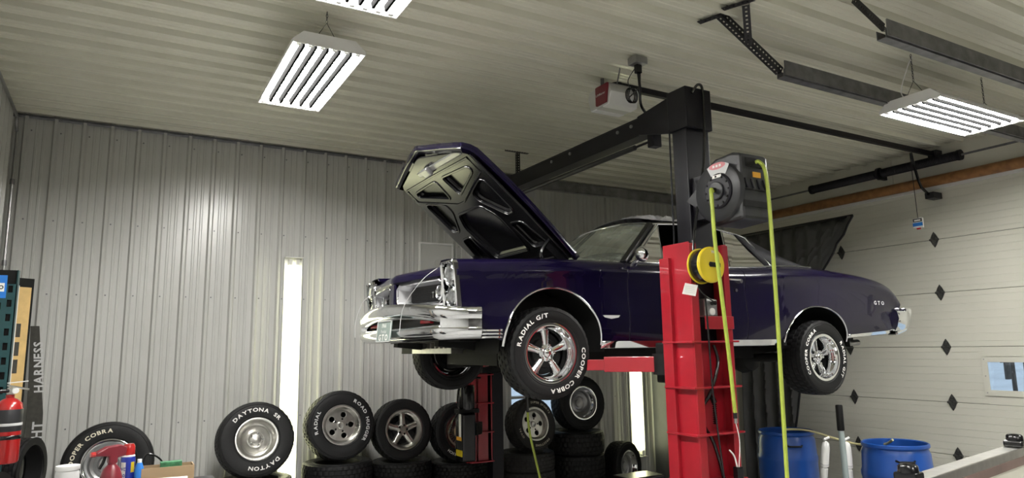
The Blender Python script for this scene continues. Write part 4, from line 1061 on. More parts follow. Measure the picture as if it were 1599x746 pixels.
ob = empty('outlet_box', (3.385, 3.335, 2.04), label='square grey metal outlet box with a black plug below the yellow reel', cat='outlet')
MB().box(-0.06, 0.06, -0.03, 0.03, -0.06, 0.06).build('box', M_steel, ob, bevel=0.012)
MB().lathe([(0.0005, -0.036), (0.024, -0.035), (0.026, -0.03)], 20, 'y', c=(0.005, 0, -0.025)).build('socket', M_white, ob, smooth=40)
MB().tube(spline([(0.005, -0.03, 0.03), (0.005, -0.06, 0.035), (-0.03, -0.06, 0.05), (-0.10, -0.05, 0.10), (-0.15, -0.055, 0.17), (-0.15, -0.06, 0.24)], 6), 0.005, 6).build('cord', M_black, ob)
MB().tube([(0.005, -0.028, 0.03), (0.005, -0.062, 0.03)], 0.014, 8).build('plug', M_black, ob)
ct = empty('instruction_tag', (3.175, 3.275, 2.155), (0, 0, math.radians(-20)), label='small white paper tag taped to the near red post', cat='tag')
MB().prism([(-0.055, -0.03), (0.035, -0.045), (0.055, 0.025), (-0.03, 0.04)], -0.0015, 0.0015, lambda a, b, c: (a, c, b)).build('card', M_paper, ct)
mb = MB()
for k in range(4): mb.prism([(-0.035, -0.018+k*0.012), (0.03, -0.026+k*0.012), (0.03, -0.024+k*0.012), (-0.035, -0.016+k*0.012)], -0.0022, -0.0014, lambda a, b, c: (a, c, b))
mb.build('print', M_silver, ct)
pg = MB(); pg.tube(spline([(3.42, 3.26, 1.14), (3.45, 3.25, 1.10), (3.47, 3.25, 1.03)], 4), 0.005, 6)
pgo = pg.build('probe_cord', M_paper, smooth=60); tag(pgo, 'short white cord with black plug hanging on the red post', 'cord')
MB().box(3.45, 3.50, 3.225, 3.27, 0.955, 1.035).build('plug', M_black, pgo, bevel=0.006)

# ================================================================== GARAGE DOOR OPENER
op = empty('door_opener', (3.42, 4.30, 3.80), label='grey garage door opener with dark red panel hung from the ceiling', cat='door opener')
bodyp = [(-0.11, 0.0), (-0.085, -0.075), (0.085, -0.075), (0.11, 0.0), (0.10, 0.085), (0.06, 0.11), (-0.06, 0.11), (-0.10, 0.085)]
MB().prism([(-0.15, 0.03), (-0.12, -0.085), (0.12, -0.085), (0.15, 0.03), (0.13, 0.09), (-0.13, 0.09)], -0.14, 0.17, lambda a, b, c: (c, a, b)).build('body', M_pearl, op, bevel=0.02)
for s in (-1, 1): MB().prism([(s*0.15, 0.02), (s*0.12, -0.085), (s*0.04, -0.092), (s*0.04, -0.07), (s*0.10, -0.06)], -0.13, 0.16, lambda a, b, c: (c, a, b)).build('lamp_lens', M_white, op, bevel=0.006)
MB().prism([(-0.145, 0.085), (-0.115, -0.075), (0.02, -0.075), (0.02, 0.085)], -0.158, -0.135, lambda a, b, c: (c, a, b)).build('red_panel', M_maroon, op, bevel=0.008)
text_flat('LiftMaster', 0.026, lambda a, b: (-0.1595, -0.055-a, 0.0+b), gap=0.06).build('panel_text', M_silver, op)
MB().box(-0.10, 0.12, -0.10, 0.10, 0.088, 0.105).build('top_plate', M_steel, op)
for y in (-0.12, 0.12):
    MB().bar((-0.02, y*0.8, 0.10), (0.0, y, ZC-3.80-0.025), 0.03, 0.004).build('hanger', M_galv, op)
MB().lathe([(0.0005, 0.10), (0.055, 0.10), (0.055, 0.15), (0.0005, 0.152)], 20, 'z', c=(0.05, 0.0, 0)).build('sprocket_cover', M_dark, op, smooth=40)
MB().box(0.05, XR-3.42-0.10, -0.022, 0.022, 0.115, 0.165).build('rail', M_satin, op, bevel=0.003)
mb = MB()
for k in range(3):
    mb.tube([(0.06+0.045*math.sin(t)+0.012*k, -0.160-0.004*k, -0.0+0.062*math.cos(t)) for t in [2*PI*i/16 for i in range(16)]], 0.005, 5, closed=True)
mb.tube(spline([(0.06, -0.162, 0.06), (0.03, -0.18, 0.12), (0.02, -0.30, 0.19)], 5), 0.004, 5); mb.build('coiled_cord', M_black, op, smooth=60)
MB().box(XR-3.42-0.13, XR-3.42-0.002, -0.05, 0.05, 0.07, 0.18).build('header_bracket', M_perf, op)
mb = MB(); mb.tube([(4.25, 0.02, 0.11), (4.28, 0.02, -0.02), (4.36, 0.03, -0.20), (4.42, 0.04, -0.27), (4.60, 0.06, -0.335), (4.68, 0.06, -0.335)], 0.016, 6); mb.build('door_arm', M_black, op)
MB().box(4.58, 4.75, 0.0, 0.10, -0.38, -0.31).build('arm_bracket', M_perf, op)
oc = empty('ceiling_outlet', (3.42, 3.96, ZC-0.06), label='grey outlet box on the ceiling above the opener with black plug', cat='outlet')
MB().box(-0.06, 0.06, -0.05, 0.05, -0.02, 0.04).build('box', M_steel, oc, bevel=0.006)
MB().box(-0.025, 0.025, -0.02, 0.02, -0.09, -0.02).build('plug', M_black, oc, bevel=0.006)
MB().tube(spline([(0, 0, -0.08), (0.01, 0.0, -0.20), (0.06, 0.05, -0.33), (0.25, 0.15, -0.36), (0.5, 0.28, -0.22)], 6), 0.011, 6).build('black_cord', M_black, oc, smooth=60)
MB().tube(spline([(0.02, 0, -0.07), (0.03, 0.03, -0.18), (-0.0, 0.10, -0.24), (0.05, 0.18, -0.22)], 6), 0.005, 6).build('thin_cord', M_black, oc, smooth=60)
hs = empty('hanging_tag', (7.72, 4.35, 3.11), label='small blue and white printed tag hanging on a string before the garage door', cat='tag')
MB().box(-0.012, 0.012, -0.055, 0.055, -0.055, 0.055).build('card', M_paper, hs, bevel=0.003)
MB().box(-0.014, -0.0125, -0.055, 0.055, -0.035, 0.005).build('blue_print', M_blue2, hs)
MB().box(-0.014, -0.0125, -0.050, 0.050, 0.012, 0.05).build('dark_print', M_plas, hs)
MB().box(-0.0152, -0.0138, -0.035, 0.035, 0.022, 0.038).build('print_band', M_paper, hs)
MB().tube([(0, -0.02, -0.06), (0, 0.02, -0.06)], 0.012, 6).build('red_handle', M_redlamp, hs)
MB().tube([(0, 0, 0.055), (-0.02, 0, 0.80)], 0.004, 5).build('string', M_perf, hs)

# ================================================================== TIRES ALONG THE REAR WALL
def rally_face(root, rr, wd, mm=None):
    h = wd/2; mm = mm or M_alum
    rim_barrel(rr, wd, M_alum, root)
    mb = MB(); mb.lathe([(rr-0.035, -0.35*h), (rr-0.05, -0.30*h), (rr-0.062, -0.38*h), (rr-0.085, -0.20*h), (0.075, -0.15*h), (0.072, -0.40*h), (0.055, -0.52*h), (0.05, -0.50*h), (0.046, -0.60*h), (0.02, -0.66*h), (0.0005, -0.66*h)], 40, 'y'); mb.build('wheel_disc', mm, root, smooth=40)
    lug_nuts(0.058, -0.52*h, root)
def ring_face(root, rr, wd):
    h = wd/2; rim_barrel(rr, wd, M_chrome, root)
    mb = MB(); mb.lathe([(rr-0.03, -0.5*h), (rr-0.045, -0.42*h), (rr-0.055, -0.1*h), (0.11, 0.0), (0.105, -0.16*h), (0.085, -0.22*h), (0.07, -0.10*h), (0.05, -0.12*h), (0.045, -0.3*h), (0.0005, -0.34*h)], 40, 'y'); mb.build('wheel_disc', M_steel, root, smooth=40)
def slot_face(root, rr, wd, n=5, hole=0.032, hr_=0.105):
    """flat mag disc with round holes"""
    h = wd/2; rim_barrel(rr, wd, M_alum, root)
    cu = bpy.data.curves.new('d', 'CURVE'); cu.dimensions = '2D'; cu.fill_mode = 'BOTH'; cu.extrude = 0.008; cu.bevel_depth = 0.004
    def circ(cx, cy, r, k=28):
        sp = cu.splines.new('POLY'); sp.points.add(k-1); sp.use_cyclic_u = True
        for i in range(k): sp.points[i].co = (cx+r*math.cos(2*PI*i/k), cy+r*math.sin(2*PI*i/k), 0, 1)
    circ(0, 0, rr-0.035, 48)
    for k in range(n): t = 2*PI*k/n+0.3; circ(hr_*math.sin(t), hr_*math.cos(t), hole, 20)
    tmp = bpy.data.objects.new('tmp', cu); COL.objects.link(tmp); bpy.context.view_layer.update()
    me = bpy.data.meshes.new_from_object(tmp.evaluated_get(bpy.context.evaluated_depsgraph_get())); bpy.data.objects.remove(tmp)
    me.materials.clear(); me.materials.append(M_alum)
    d = bpy.data.objects.new('wheel_disc', me); COL.objects.link(d); d.parent = root; d.rotation_euler = (PI/2, 0, 0); d.location = (0, -0.42*h, 0)
    mb = MB(); mb.lathe([(rr-0.036, -0.40*h), (rr-0.045, 0.3*h), (0.0005, 0.32*h)], 32, 'y'); mb.build('wheel_back', M_dark, root)
    mb = MB(); mb.lathe([(0.04, -0.45*h), (0.036, -0.62*h), (0.028, -0.66*h), (0.024, -0.60*h), (0.0005, -0.58*h)], 20, 'y'); mb.build('hub_cap', M_alum, root, smooth=40)
    lug_nuts(0.062, -0.47*h, root, mm=M_dark)
def star_face(root, rr, wd):
    h = wd/2; rim_barrel(rr, wd, M_alum, root)
    spokes5(rr, wd, M_alum, root, 5, 0.035, 0.036, 0.030, -0.52*h, -0.50*h, 0.035)
    mb = MB(); mb.lathe([(0.062, -0.3*h), (0.06, -0.5*h), (0.05, -0.56*h), (0.032, -0.56*h), (0.03, -0.62*h), (0.0005, -0.63*h)], 20, 'y'); mb.build('hub_cap', M_alum, root, smooth=40)
    back_disc(rr, 0.0, M_dark, root, 'wheel_back'); lug_nuts(0.045, -0.56*h, root, mm=M_dark)
def turbine_face(root, rr, wd):
    h = wd/2; rim_barrel(rr, wd, M_alum, root); mb = MB(); n = 30
    for k in range(n):
        t = 2*PI*k/n; c, s = math.cos(t), math.sin(t)
        P = lambda r, a, y: (r*s+a*c, y, r*c-a*s)
        mb.add([P(0.07, -0.004, -0.5*h), P(0.07, 0.004, -0.5*h), P(rr-0.035, 0.011, -0.55*h), P(rr-0.035, -0.011, -0.55*h), P(0.07, -0.004, -0.2*h), P(0.07, 0.004, -0.2*h), P(rr-0.035, 0.011, -0.2*h), P(rr-0.035, -0.011, -0.2*h)], [(0,1,2,3),(0,4,5,1),(1,5,6,2),(2,6,7,3),(3,7,4,0)])
    mb.build('fins', M_alum, root)
    mb = MB(); mb.lathe([(0.075, -0.2*h), (0.073, -0.55*h), (0.055, -0.62*h), (0.05, -0.55*h), (0.0005, -0.55*h)], 24, 'y'); mb.build('hub_cap', M_card, root, smooth=40)
    mb = MB(); mb.lathe([(rr-0.02, -0.80*h), (rr-0.03, -0.72*h), (rr-0.045, -0.60*h), (rr-0.035, -0.55*h)], 40, 'y'); mb.build('bronze_ring', mat('bronze_ring', (0.45, 0.36, 0.30), 0.35, metal=0.6), root, smooth=40)
    back_disc(rr, 0.0, M_dark, root, 'wheel_back')
GRP = 'spare wheels standing along the rear wall'
def spare(label, x, y, z, R, rr, wd, face, items, lm, lean=0.12, tw=0.0, roll_=0.0, rub=None, size=0.045):
    e = empty('spare_wheel', (x, y, z), (-lean, roll_, tw), label=label, cat='wheel', group=GRP)
    tire_mesh(R, rr, wd).build('tire', rub or M_rubber, e, smooth=30)
    face(e, rr, wd); letters(e, R, rr, wd, items, lm, size)
    return e
spare('leaning wheel with curved cream lettering behind the cans at lower left', 0.0, 7.12, 0.86, 0.355, 0.195, 0.26, ring_face, [('COOPER COBRA', -48)], M_letterc, 0.16, 0.0, 0, size=0.045)
spare('spare wheel with bold white lettering in front of the tall strip light', 1.195, 7.08, 0.975, 0.350, 0.185, 0.25, rally_face, [('DAYTONA', -14), ('SR', 43), ('DAYTON', 165)], M_letter, 0.20, 0.0, 0, size=0.048)
spare('spare wheel with grey lettering and five round holes in its rim', 2.0, 7.10, 1.055, 0.342, 0.185, 0.25, slot_face, [('RADIAL', -82), ('ROAD', 48), ('HUGGER', 103)], M_silver, 0.14, 0.0, 0)
spare('spare wheel with five spoke silver alloy and no lettering', 2.67, 7.12, 0.965, 0.318, 0.195, 0.22, star_face, [], M_letter, 0.12, 0.0, 0)
spare('spare wheel with finned turbine rim behind the black power unit', 3.335, 7.12, 0.90, 0.318, 0.185, 0.22, turbine_face, [('BFGOODRICH', 188)], M_letter, 0.10, 0.0, 0, size=0.036)
spare('small dusty spare wheel standing right behind the short lime hose', 4.24, 7.08, 0.915, 0.305, 0.180, 0.22, slot_face, [('FIRESTONE', 165), ('SUPER SPORTS', 28), ('OVAL', -112)], M_letterc, 0.20, 0.12, 0, M_dusty, size=0.032)
spare('highest spare wheel with plain steel rim on the tallest stack', 4.92, 7.08, 1.125, 0.328, 0.190, 0.25, ring_face, [], M_letter, 0.10, 0.0, 0)
lay0 = {}
def lying(label, x, y, z, R, th, rub):
    key = (R, th, rub.name)
    if key not in lay0: lay0[key] = tire_mesh(R, R-0.135, th).build('stacked_tire', rub, smooth=30); o = lay0[key]
    else: o = lay0[key].copy(); COL.objects.link(o)
    o.rotation_euler = (PI/2, 0, random.uniform(0, 6)); o.location = (x, y, z+th/2); tag(o, label, 'tire', 'tires lying in stacks along the rear wall')
ORD = {0: 'bottom', 1: 'middle', 2: 'top'}
for nm, x, y, top, R, n, rub in (('leaning cream lettered', 0.0, 7.22, 0.50, 0.345, 2, M_rubber), ('bold white lettered', 1.23, 7.20, 0.615, 0.345, 3, M_rubber), ('round holed', 2.02, 7.18, 0.705, 0.35, 3, M_rubber), ('five spoke', 2.72, 7.24, 0.645, 0.325, 3, M_rubber), ('turbine', 3.40, 7.24, 0.58, 0.325, 3, M_rubber), ('small dusty', 4.25, 7.20, 0.61, 0.335, 3, M_dusty), ('tallest', 4.96, 7.20, 0.795, 0.345, 3, M_rubber)):
    for k in range(n):
        pos = ('top' if k == n-1 else 'bottom' if k == 0 else 'middle')
        lab = 'black tire lying %s in the stack under the %s wheel' % (pos, nm) if nm != 'tallest' else 'black tire lying %s in the tallest stack under the steel wheel' % pos
        lying(lab, x, y, top*k/n, R, top/n, rub)
sp = empty('spare_wheel', (5.62, 7.15, 0.31), (-0.06, 0, 0.35), label='dark wheel on the floor right of the tallest tire stack', cat='wheel', group=GRP)
tire_mesh(0.31, 0.19, 0.22).build('tire', M_rubber, sp, smooth=30); ring_face(sp, 0.19, 0.22)

# ================================================================== RIGHT SIDE
def drum(label, x, y, open_=True):
    d = empty('plastic_drum', (x, y, 0), label=label, cat='barrel', group='blue plastic drums')
    R = 0.295
    pr = [(0.0005, 0.0), (R-0.03, 0.0), (R-0.01, 0.03), (R-0.004, 0.20), (R+0.006, 0.285), (R+0.006, 0.315), (R-0.002, 0.34), (R+0.002, 0.45), (R-0.002, 0.57), (R+0.006, 0.60), (R+0.006, 0.63), (R-0.004, 0.655), (R-0.012, 0.80), (R-0.03, 0.845), (R-0.022, 0.85), (R-0.012, 0.862), (R-0.014, 0.885), (R-0.024, 0.892), (R-0.034, 0.885), (R-0.036, 0.60), (R-0.036, 0.05), (0.0005, 0.05)]
    MB().lathe(pr, 48, 'z').build('shell', M_blue, d, smooth=40)
    a = math.atan2(-y, -x)
    for aa in (a+0.25, a+0.25+PI):
        c = Vector((math.cos(aa), math.sin(aa), 0)); t = Vector((-math.sin(aa), math.cos(aa), 0))
        MB().tube([c*(R-0.01)+t*0.075+Vector((0, 0, 0.765)), c*(R+0.03)+t*0.06+Vector((0, 0, 0.76)), c*(R+0.03)-t*0.06+Vector((0, 0, 0.76)), c*(R-0.01)-t*0.075+Vector((0, 0, 0.765))], 0.010, 6).build('handle', M_dark, d)
    return d
drum('blue plastic drum with black handle at the right, near the aluminium rail', 6.28, 3.97)
drum('blue plastic drum on the left, crossed by the hanging lime hose', 6.28, 5.17)
yr = MB(); yr.tube(spline([(6.05, 5.0, 0.925), (6.3, 4.9, 0.905), (6.5, 4.55, 0.80), (6.45, 4.2, 0.83), (6.38, 4.05, 0.895)], 6), 0.012, 6)
tag(yr.build('yellow_rod', mat('pale_yellow', (0.5, 0.46, 0.24), 0.5), smooth=60), 'thin yellow rod sagging between the two blue drums', 'rod')
bm_ = empty('broom_handle', (5.75, 4.13, 0), label='grey pole with black grip standing between the blue drums', cat='pole')
MB().tube([(0.03, 0, 0.01), (0, 0, 1.02)], 0.026, 14).build('shaft', M_skin_grey, bm_, smooth=40)
MB().lathe([(0.0005, 1.245), (0.026, 1.243), (0.031, 1.235), (0.031, 1.02), (0.027, 1.015)], 16, 'z').build('grip', M_dark, bm_, smooth=40)
def strut(label, x, y, lean):
    s = empty('white_strut', (x, y, 0), (0, lean, 0), label=label, cat='post', group='white turned struts')
    MB().lathe([(0.0005, 0.01), (0.028, 0.012), (0.028, 0.45), (0.034, 0.46), (0.034, 0.62), (0.026, 0.625), (0.026, 0.635), (0.038, 0.64), (0.038, 0.82), (0.030, 0.86), (0.014, 0.875), (0.0005, 0.88)], 18, 'z').build('turned_post', M_white, s, smooth=40)
    MB().tube([(-0.03, 0, 0.895), (0.04, 0, 0.91)], 0.012, 8).build('knob', M_white, s, smooth=40)
    MB().lathe([(0.039, 0.655), (0.041, 0.66), (0.039, 0.665)], 18, 'z').build('ring', M_silver, s, smooth=40)
strut('white turned post leaning left of the grey pole', 6.00, 4.62, 0.0)
strut('white turned post upright right of the grey pole', 6.05, 4.30, 0.0)
bpy.data.objects['white_strut'].rotation_euler = (math.radians(9), 0, 0)
# aluminium rail table, near camera
rl = empty('work_stand', (3.10, 1.68, 0), (0, 0, math.radians(9.5)), label='aluminium edged work stand with black clamps at the lower right corner', cat='work stand')
MB().box(-0.62, 1.30, -0.05, 0.03, 1.245, 1.30).build('rail', M_alum, rl, bevel=0.006)
MB().box(-0.62, 1.30, -0.052, -0.046, 1.225, 1.262).build('brown_edge', M_brown, rl)
MB().box(-0.60, 1.28, -0.03, 0.02, 0.75, 1.24).build('side_panel', M_header, rl)
MB().box(-0.60, 1.28, -0.9, -0.03, 0.70, 0.75).build('shelf', M_header, rl)
for x in (-0.56, 1.22):
    for y in (-0.03, -0.86): MB().box(x, x+0.05, y-0.025, y+0.025, 0, 0.75).build('leg', M_steel, rl)
for x in (-0.555, 0.66):
    k_ = empty('clamp', (x, -0.015, 1.30), parent=rl)
    MB().box(-0.04, 0.04, -0.04, 0.04, 0, 0.03).build('clamp_base', M_black, k_, bevel=0.008)
    MB().lathe([(0.036, 0.028), (0.034, 0.05), (0.028, 0.056), (0.018, 0.055), (0.015, 0.042), (0.0005, 0.04)], 20, 'z').build('clamp_knob', M_black, k_, smooth=40)
# corner cabinet and ribbed truck bed liner
cb = empty('tall_cabinet', (6.95, 7.22, 0), label='tall dark grey cabinet in the corner behind the near lift post', cat='cabinet')
MB().box(-0.42, 0.42, -0.30, 0.36, 0, 1.95).build('body', M_grey, cb, bevel=0.01)
MB().box(-0.41, -0.005, -0.325, -0.302, 0.05, 1.93).build('door', M_grey, cb, bevel=0.006)
MB().box(0.005, 0.41, -0.325, -0.302, 0.05, 1.93).build('door', M_grey, cb, bevel=0.006)
MB().box(-0.425, -0.405, -0.345, -0.30, 0, 1.95).build('edge_highlight', M_white, cb)  # white strip stands in for the highlight along the cabinet's left edge
for x in (-0.04, 0.04): MB().box(x-0.008, x+0.008, -0.345, -0.325, 0.95, 1.10).build('handle', M_steel, cb)
bl = empty('bed_liner', (7.28, 5.72, 0), label='black ribbed rubber bed liner standing behind the car trunk', cat='bed liner')
mb = MB(); rows = []
def liner_edge(z): return lerp([(0, 0.30), (1.2, 0.10), (2.0, -0.15), (2.55, -0.32), (2.72, -0.40), (3.0, -0.61), (3.25, -0.79), (3.27, -0.80)], z)
n = 64
for i in range(33):
    z = 0.02+3.25*i/32; e = liner_edge(z); row = []
    for j in range(n+1):
        y = e+(0.95-e)*j/n
        ph = ((y+0.95) % 0.19)/0.19
        dx = 0.055*max(0, math.sin(ph*PI))**0.7
        row.append((dx+0.015*math.sin(z*2.3+y*3)+0.10*(z/3.27), y, z))
    rows.append(row)
mb.grid(rows); mb.build('ribbed_sheet', mat('liner_plastic', (0.085, 0.085, 0.088), 0.30, var=0.2, scale=5, bump=0.1, bscale=25), bl, smooth=30, solid=0.008)
mb = MB(); mb.tube([(r[0][0], r[0][1], r[0][2]) for r in rows], 0.014, 6); mb.build('edge_bead', M_satin, bl)
mb = MB(); mb.tube([rows[-1][0], rows[-1][-1]], 0.018, 6); mb.build('top_lip', M_satin, bl)

# ================================================================== WALL BOX, LEFT CORNER THINGS
wbx = empty('speaker_panel', (3.29, YB-0.025, 2.885), label='square white panel with round grille on the rear wall behind the hood', cat='wall panel')
MB().box(-0.215, 0.215, -0.02, 0, -0.175, 0.175).build('panel', M_wall, wbx, bevel=0.004)
pr = MB()
for a in ((-0.225, -0.205, -0.185, 0.185), (0.205, 0.225, -0.185, 0.185)): pr.box(a[0], a[1], -0.032, 0, a[2], a[3])
for a in ((-0.185, -0.165), (0.165, 0.185)): pr.box(-0.205, 0.205, -0.032, 0, a[0], a[1])
pr.build('border', M_white, wbx, bevel=0.003)
MB().lathe([(0.055, -0.02), (0.053, -0.026), (0.045, -0.028), (0.040, -0.022), (0.0005, -0.024)], 28, 'y', c=(0.02, 0, -0.06)).build('round_grille', M_pearl, wbx, smooth=40)
rk = empty('rack_upright', (-0.70, 5.95, 0), label='dark green perforated rack upright with a blue tag at left edge', cat='rack')
def rack_face(mb, x0, x1, zz0, zz1, y):
    # face with real teardrop holes, built from strips
    n = int((zz1-zz0)/0.1); cols = [x0+(x1-x0)*f for f in (0, 0.14, 0.36, 0.60, 0.82, 1.0)]
    for i in range(n):
        z0 = zz0+i*0.1; z1 = z0+0.1
        for c in (0, 2, 4): mb.box(cols[c], cols[c+1], y, y+0.006, z0, z1)
        for c, o in ((1, 0.0), (3, 0.02)):
            mb.box(cols[c], cols[c+1], y, y+0.006, z0, z0+0.02+o); mb.box(cols[c], cols[c+1], y, y+0.006, z0+0.07+o, z1)
mb = MB(); rack_face(mb, -0.07, 0.06, 0.0, 2.40, 0.0); mb.build('perforated_face', M_green, rk)
MB().box(-0.07, 0.06, 0.02, 0.026, 0, 2.40).build('back_face', M_dark, rk)
MB().box(-0.07, -0.064, 0.0, 0.10, 0, 2.40).build('side_face', M_green, rk); MB().box(0.054, 0.06, 0.0, 0.10, 0, 2.40).build('side_face', M_green, rk)
MB().box(-0.09, 0.09, -0.04, 0.12, 0, 0.012).build('foot_plate', M_green, rk)
bt = MB().box(-0.066, -0.0, -0.006, -0.001, 2.20, 2.36).build('blue_tag', M_blue2, rk)
MB().box(-0.05, -0.012, -0.0075, -0.006, 2.245, 2.305).build('tag_patch', M_paper, bt); MB().lathe([(0.008, -0.0085), (0.014, -0.0085), (0.014, -0.0075), (0.008, -0.0075)], 16, 'y', close=True, c=(-0.031, 0, 2.275)).build('tag_ring', M_dark, bt)
wd = empty('wood_panel', (-0.69, 6.95, 0), (0, 0, math.radians(38)), label='narrow pale wood panel with white edge standing in the left corner', cat='board')
MB().box(-0.05, 0.05, 0.0, 0.035, 0.01, 2.36).build('wood_face', M_wood, wd)
MB().box(-0.075, -0.05, -0.005, 0.035, 0.01, 2.37).build('white_edge', M_white, wd)
MB().box(-0.10, -0.075, 0.0, 0.03, 0.01, 2.35).build('red_edge', M_maroon, wd)
MB().box(-0.06, 0.10, 0.05, 0.08, 0.01, 2.44).build('dark_backing', M_dark, wd)
mb = MB()
for z in (1.95, 1.80, 1.66): mb.box(-0.045, -0.01, -0.003, 0.0, z, z+0.11)
mb.build('paper_notes', M_olive, wd)
bn = empty('lettered_board', (-0.585, 7.42, 0), (math.radians(-1.5), 0, 0), label='tall dark board with white block lettering leaning in the left corner', cat='sign board')
MB().prism([(-0.03, 0.01), (0.10, 0.01), (0.055, 1.3), (-0.03, 2.06), (-0.095, 2.06), (-0.06, 1.3)], 0, 0.03, lambda a, b, c: (a, c, b)).build('board', M_olive, bn)
text_flat('HARNESS', 0.095, lambda a, b: (0.025-b-0.075*(a+1.66-1.3)/0.76*0+(-0.03*(a)/0.35), -0.002, 1.70+a), gap=0.10, wscale=1.0).build('lettering', M_silver, bn)
text_flat('KNIGHT', 0.105, lambda a, b: (0.06-b, -0.002, 1.02+a), gap=0.10, wscale=1.0).build('lettering', M_silver, bn)
fx = empty('fire_extinguisher', (-0.585, 5.62, 1.12), label='red fire extinguisher with black hose hung on the green rack', cat='extinguisher')
MB().lathe([(0.0005, 0.0), (0.07, 0.0), (0.078, 0.012), (0.078, 0.34), (0.07, 0.375), (0.045, 0.40), (0.025, 0.41), (0.025, 0.43), (0.0005, 0.43)], 28, 'z').build('cylinder', M_red2, fx, smooth=40)
MB().lathe([(0.0785, 0.20), (0.0795, 0.203), (0.0795, 0.335), (0.0785, 0.338)], 28, 'z').build('label', M_plas, fx, smooth=40)
MB().lathe([(0.0797, 0.235), (0.0803, 0.237), (0.0803, 0.25), (0.0797, 0.252)], 28, 'z').build('label_print', M_silver, fx, smooth=40)
MB().lathe([(0.079, 0.15), (0.083, 0.155), (0.083, 0.17), (0.079, 0.175)], 28, 'z').build('strap', M_black, fx, smooth=40)
MB().box(-0.02, 0.02, -0.025, 0.025, 0.43, 0.475).build('valve', M_alum, fx, bevel=0.006)
MB().bar((-0.02, 0, 0.49), (0.10, -0.02, 0.46), 0.02, 0.012).build('lever', M_alum, fx, bevel=0.003); MB().bar((-0.02, 0, 0.505), (0.09, -0.02, 0.515), 0.02, 0.006).build('top_lever', M_white, fx)
MB().lathe([(0.0005, -0.01), (0.018, -0.01), (0.018, 0.01), (0.0005, 0.011)], 14, 'y', c=(0.03, -0.03, 0.455)).build('gauge', M_white, fx)
MB().tube(spline([(-0.01, -0.02, 0.455), (-0.07, -0.06, 0.45), (-0.10, -0.07, 0.38), (-0.09, -0.08, 0.22), (-0.055, -0.09, 0.12)], 6), 0.012, 8).build('hose', M_black, fx, smooth=60)
MB().tube([(-0.055, -0.09, 0.12), (-0.045, -0.09, 0.08)], [0.014, 0.009], 8).build('nozzle', M_white, fx)
MB().box(-0.03, 0.03, 0.078, 0.33, 0.18, 0.22).build('bracket', M_dark, fx)
for lab, x, y, z, R, th, rot in (('small tire standing on the shelf below the fire extinguisher', -0.64, 5.55, 0.90, 0.17, 0.10, (0, 0, 1.1)), ('narrow hollow tire on edge right of the fire extinguisher', -0.55, 6.35, 0.96, 0.24, 0.14, (0, 0, 1.25))):
    o = tire_mesh(R, R*0.8, th, blocks=40).build('small_tire', M_rubber, smooth=30); o.location = (x, y, z); o.rotation_euler = rot; tag(o, lab, 'tire')
sh = empty('corner_shelf', (-0.66, 6.0, 0), label='low grey metal shelf holding small tires in the left corner', cat='shelf')
for _a, _b in ((-0.62, -0.08), (0.07, 0.62)): MB().box(-0.26, 0.24, _a, _b, 0.68, 0.715).build('shelf_board', M_steel, sh)
for x in (-0.24, 0.20):
    for y in (-0.60, 0.57): MB().box(x, x+0.035, y, y+0.035, 0, 0.68).build('leg', M_steel, sh)

# ---- tool chest with cans (lower left)
tc_ = empty('tool_chest', (0.10, 4.10, 0), label='dark grey tool chest carrying cans and boxes at lower left', cat='tool chest')
MB().box(-0.42, 0.42, -0.26, 0.26, 0.10, 1.12).build('body', M_plas, tc_, bevel=0.008)
for k in range(5): 
    dr = MB().box(-0.40, 0.40, -0.275, -0.26, 0.13+k*0.195, 0.31+k*0.195).build('drawer', M_grey, tc_, bevel=0.005)
    MB().box(-0.38, 0.38, -0.29, -0.275, 0.28+k*0.195, 0.295+k*0.195).build('drawer_pull', M_alum, dr)
for x in (-0.36, 0.36):
    for y in (-0.2, 0.2): MB().lathe([(0.0005, -0.02), (0.05, -0.02), (0.05, 0.02), (0.0005, 0.02)], 16, 'y', c=(x, y, 0.05)).build('caster', M_dark, tc_, smooth=40)
TZ = 1.12
sb = empty('spray_bottle', (0.015, 3.93, TZ), (0, 0, math.radians(200)), label='maroon trigger spray bottle on the tool chest', cat='bottle')
MB().lathe([(0.0005, 0.0), (0.045, 0.0), (0.048, 0.01), (0.048, 0.10), (0.036, 0.14), (0.018, 0.16), (0.018, 0.17), (0.0005, 0.17)], 20, 'z').build('body', M_maroon, sb, smooth=40)
MB().prism([(-0.055, 0.195), (-0.06, 0.235), (-0.03, 0.25), (0.03, 0.245), (0.075, 0.222), (0.075, 0.205), (0.02, 0.20), (0.018, 0.165), (-0.02, 0.165), (-0.02, 0.19)], -0.018, 0.018, lambda a, b, c: (a, c, b)).build('trigger_head', M_maroon, sb, bevel=0.006)
MB().tube([(0.03, 0, 0.205), (0.04, 0, 0.17), (0.055, 0, 0.145)], 0.007, 6).build('trigger', M_dark, sb)
MB().tube([(0.075, 0, 0.214), (0.095, 0, 0.214)], 0.012, 8).build('nozzle', M_red2, sb)
wc = empty('spray_can', (0.085, 4.06, TZ), label='blue spray can with a red cap on the tool chest', cat='spray can')
MB().lathe([(0.0005, 0.0), (0.032, 0.0), (0.033, 0.006), (0.033, 0.165), (0.030, 0.175)], 24, 'z').build('body', M_navy, wc, smooth=40)
MB().lathe([(0.030, 0.173), (0.031, 0.178), (0.026, 0.185)], 24, 'z').build('shoulder', M_white, wc, smooth=40)
MB().lathe([(0.028, 0.183), (0.029, 0.19), (0.028, 0.225), (0.022, 0.236), (0.0005, 0.238)], 24, 'z').build('cap', M_red2, wc, smooth=40)
def wrap(s, size, z, ang0, r, vertical=False): 
    return text_flat(s, size, lambda a, b: (r*math.sin(ang0+a/r), -r*math.cos(ang0+a/r), z+b), gap=0.1)
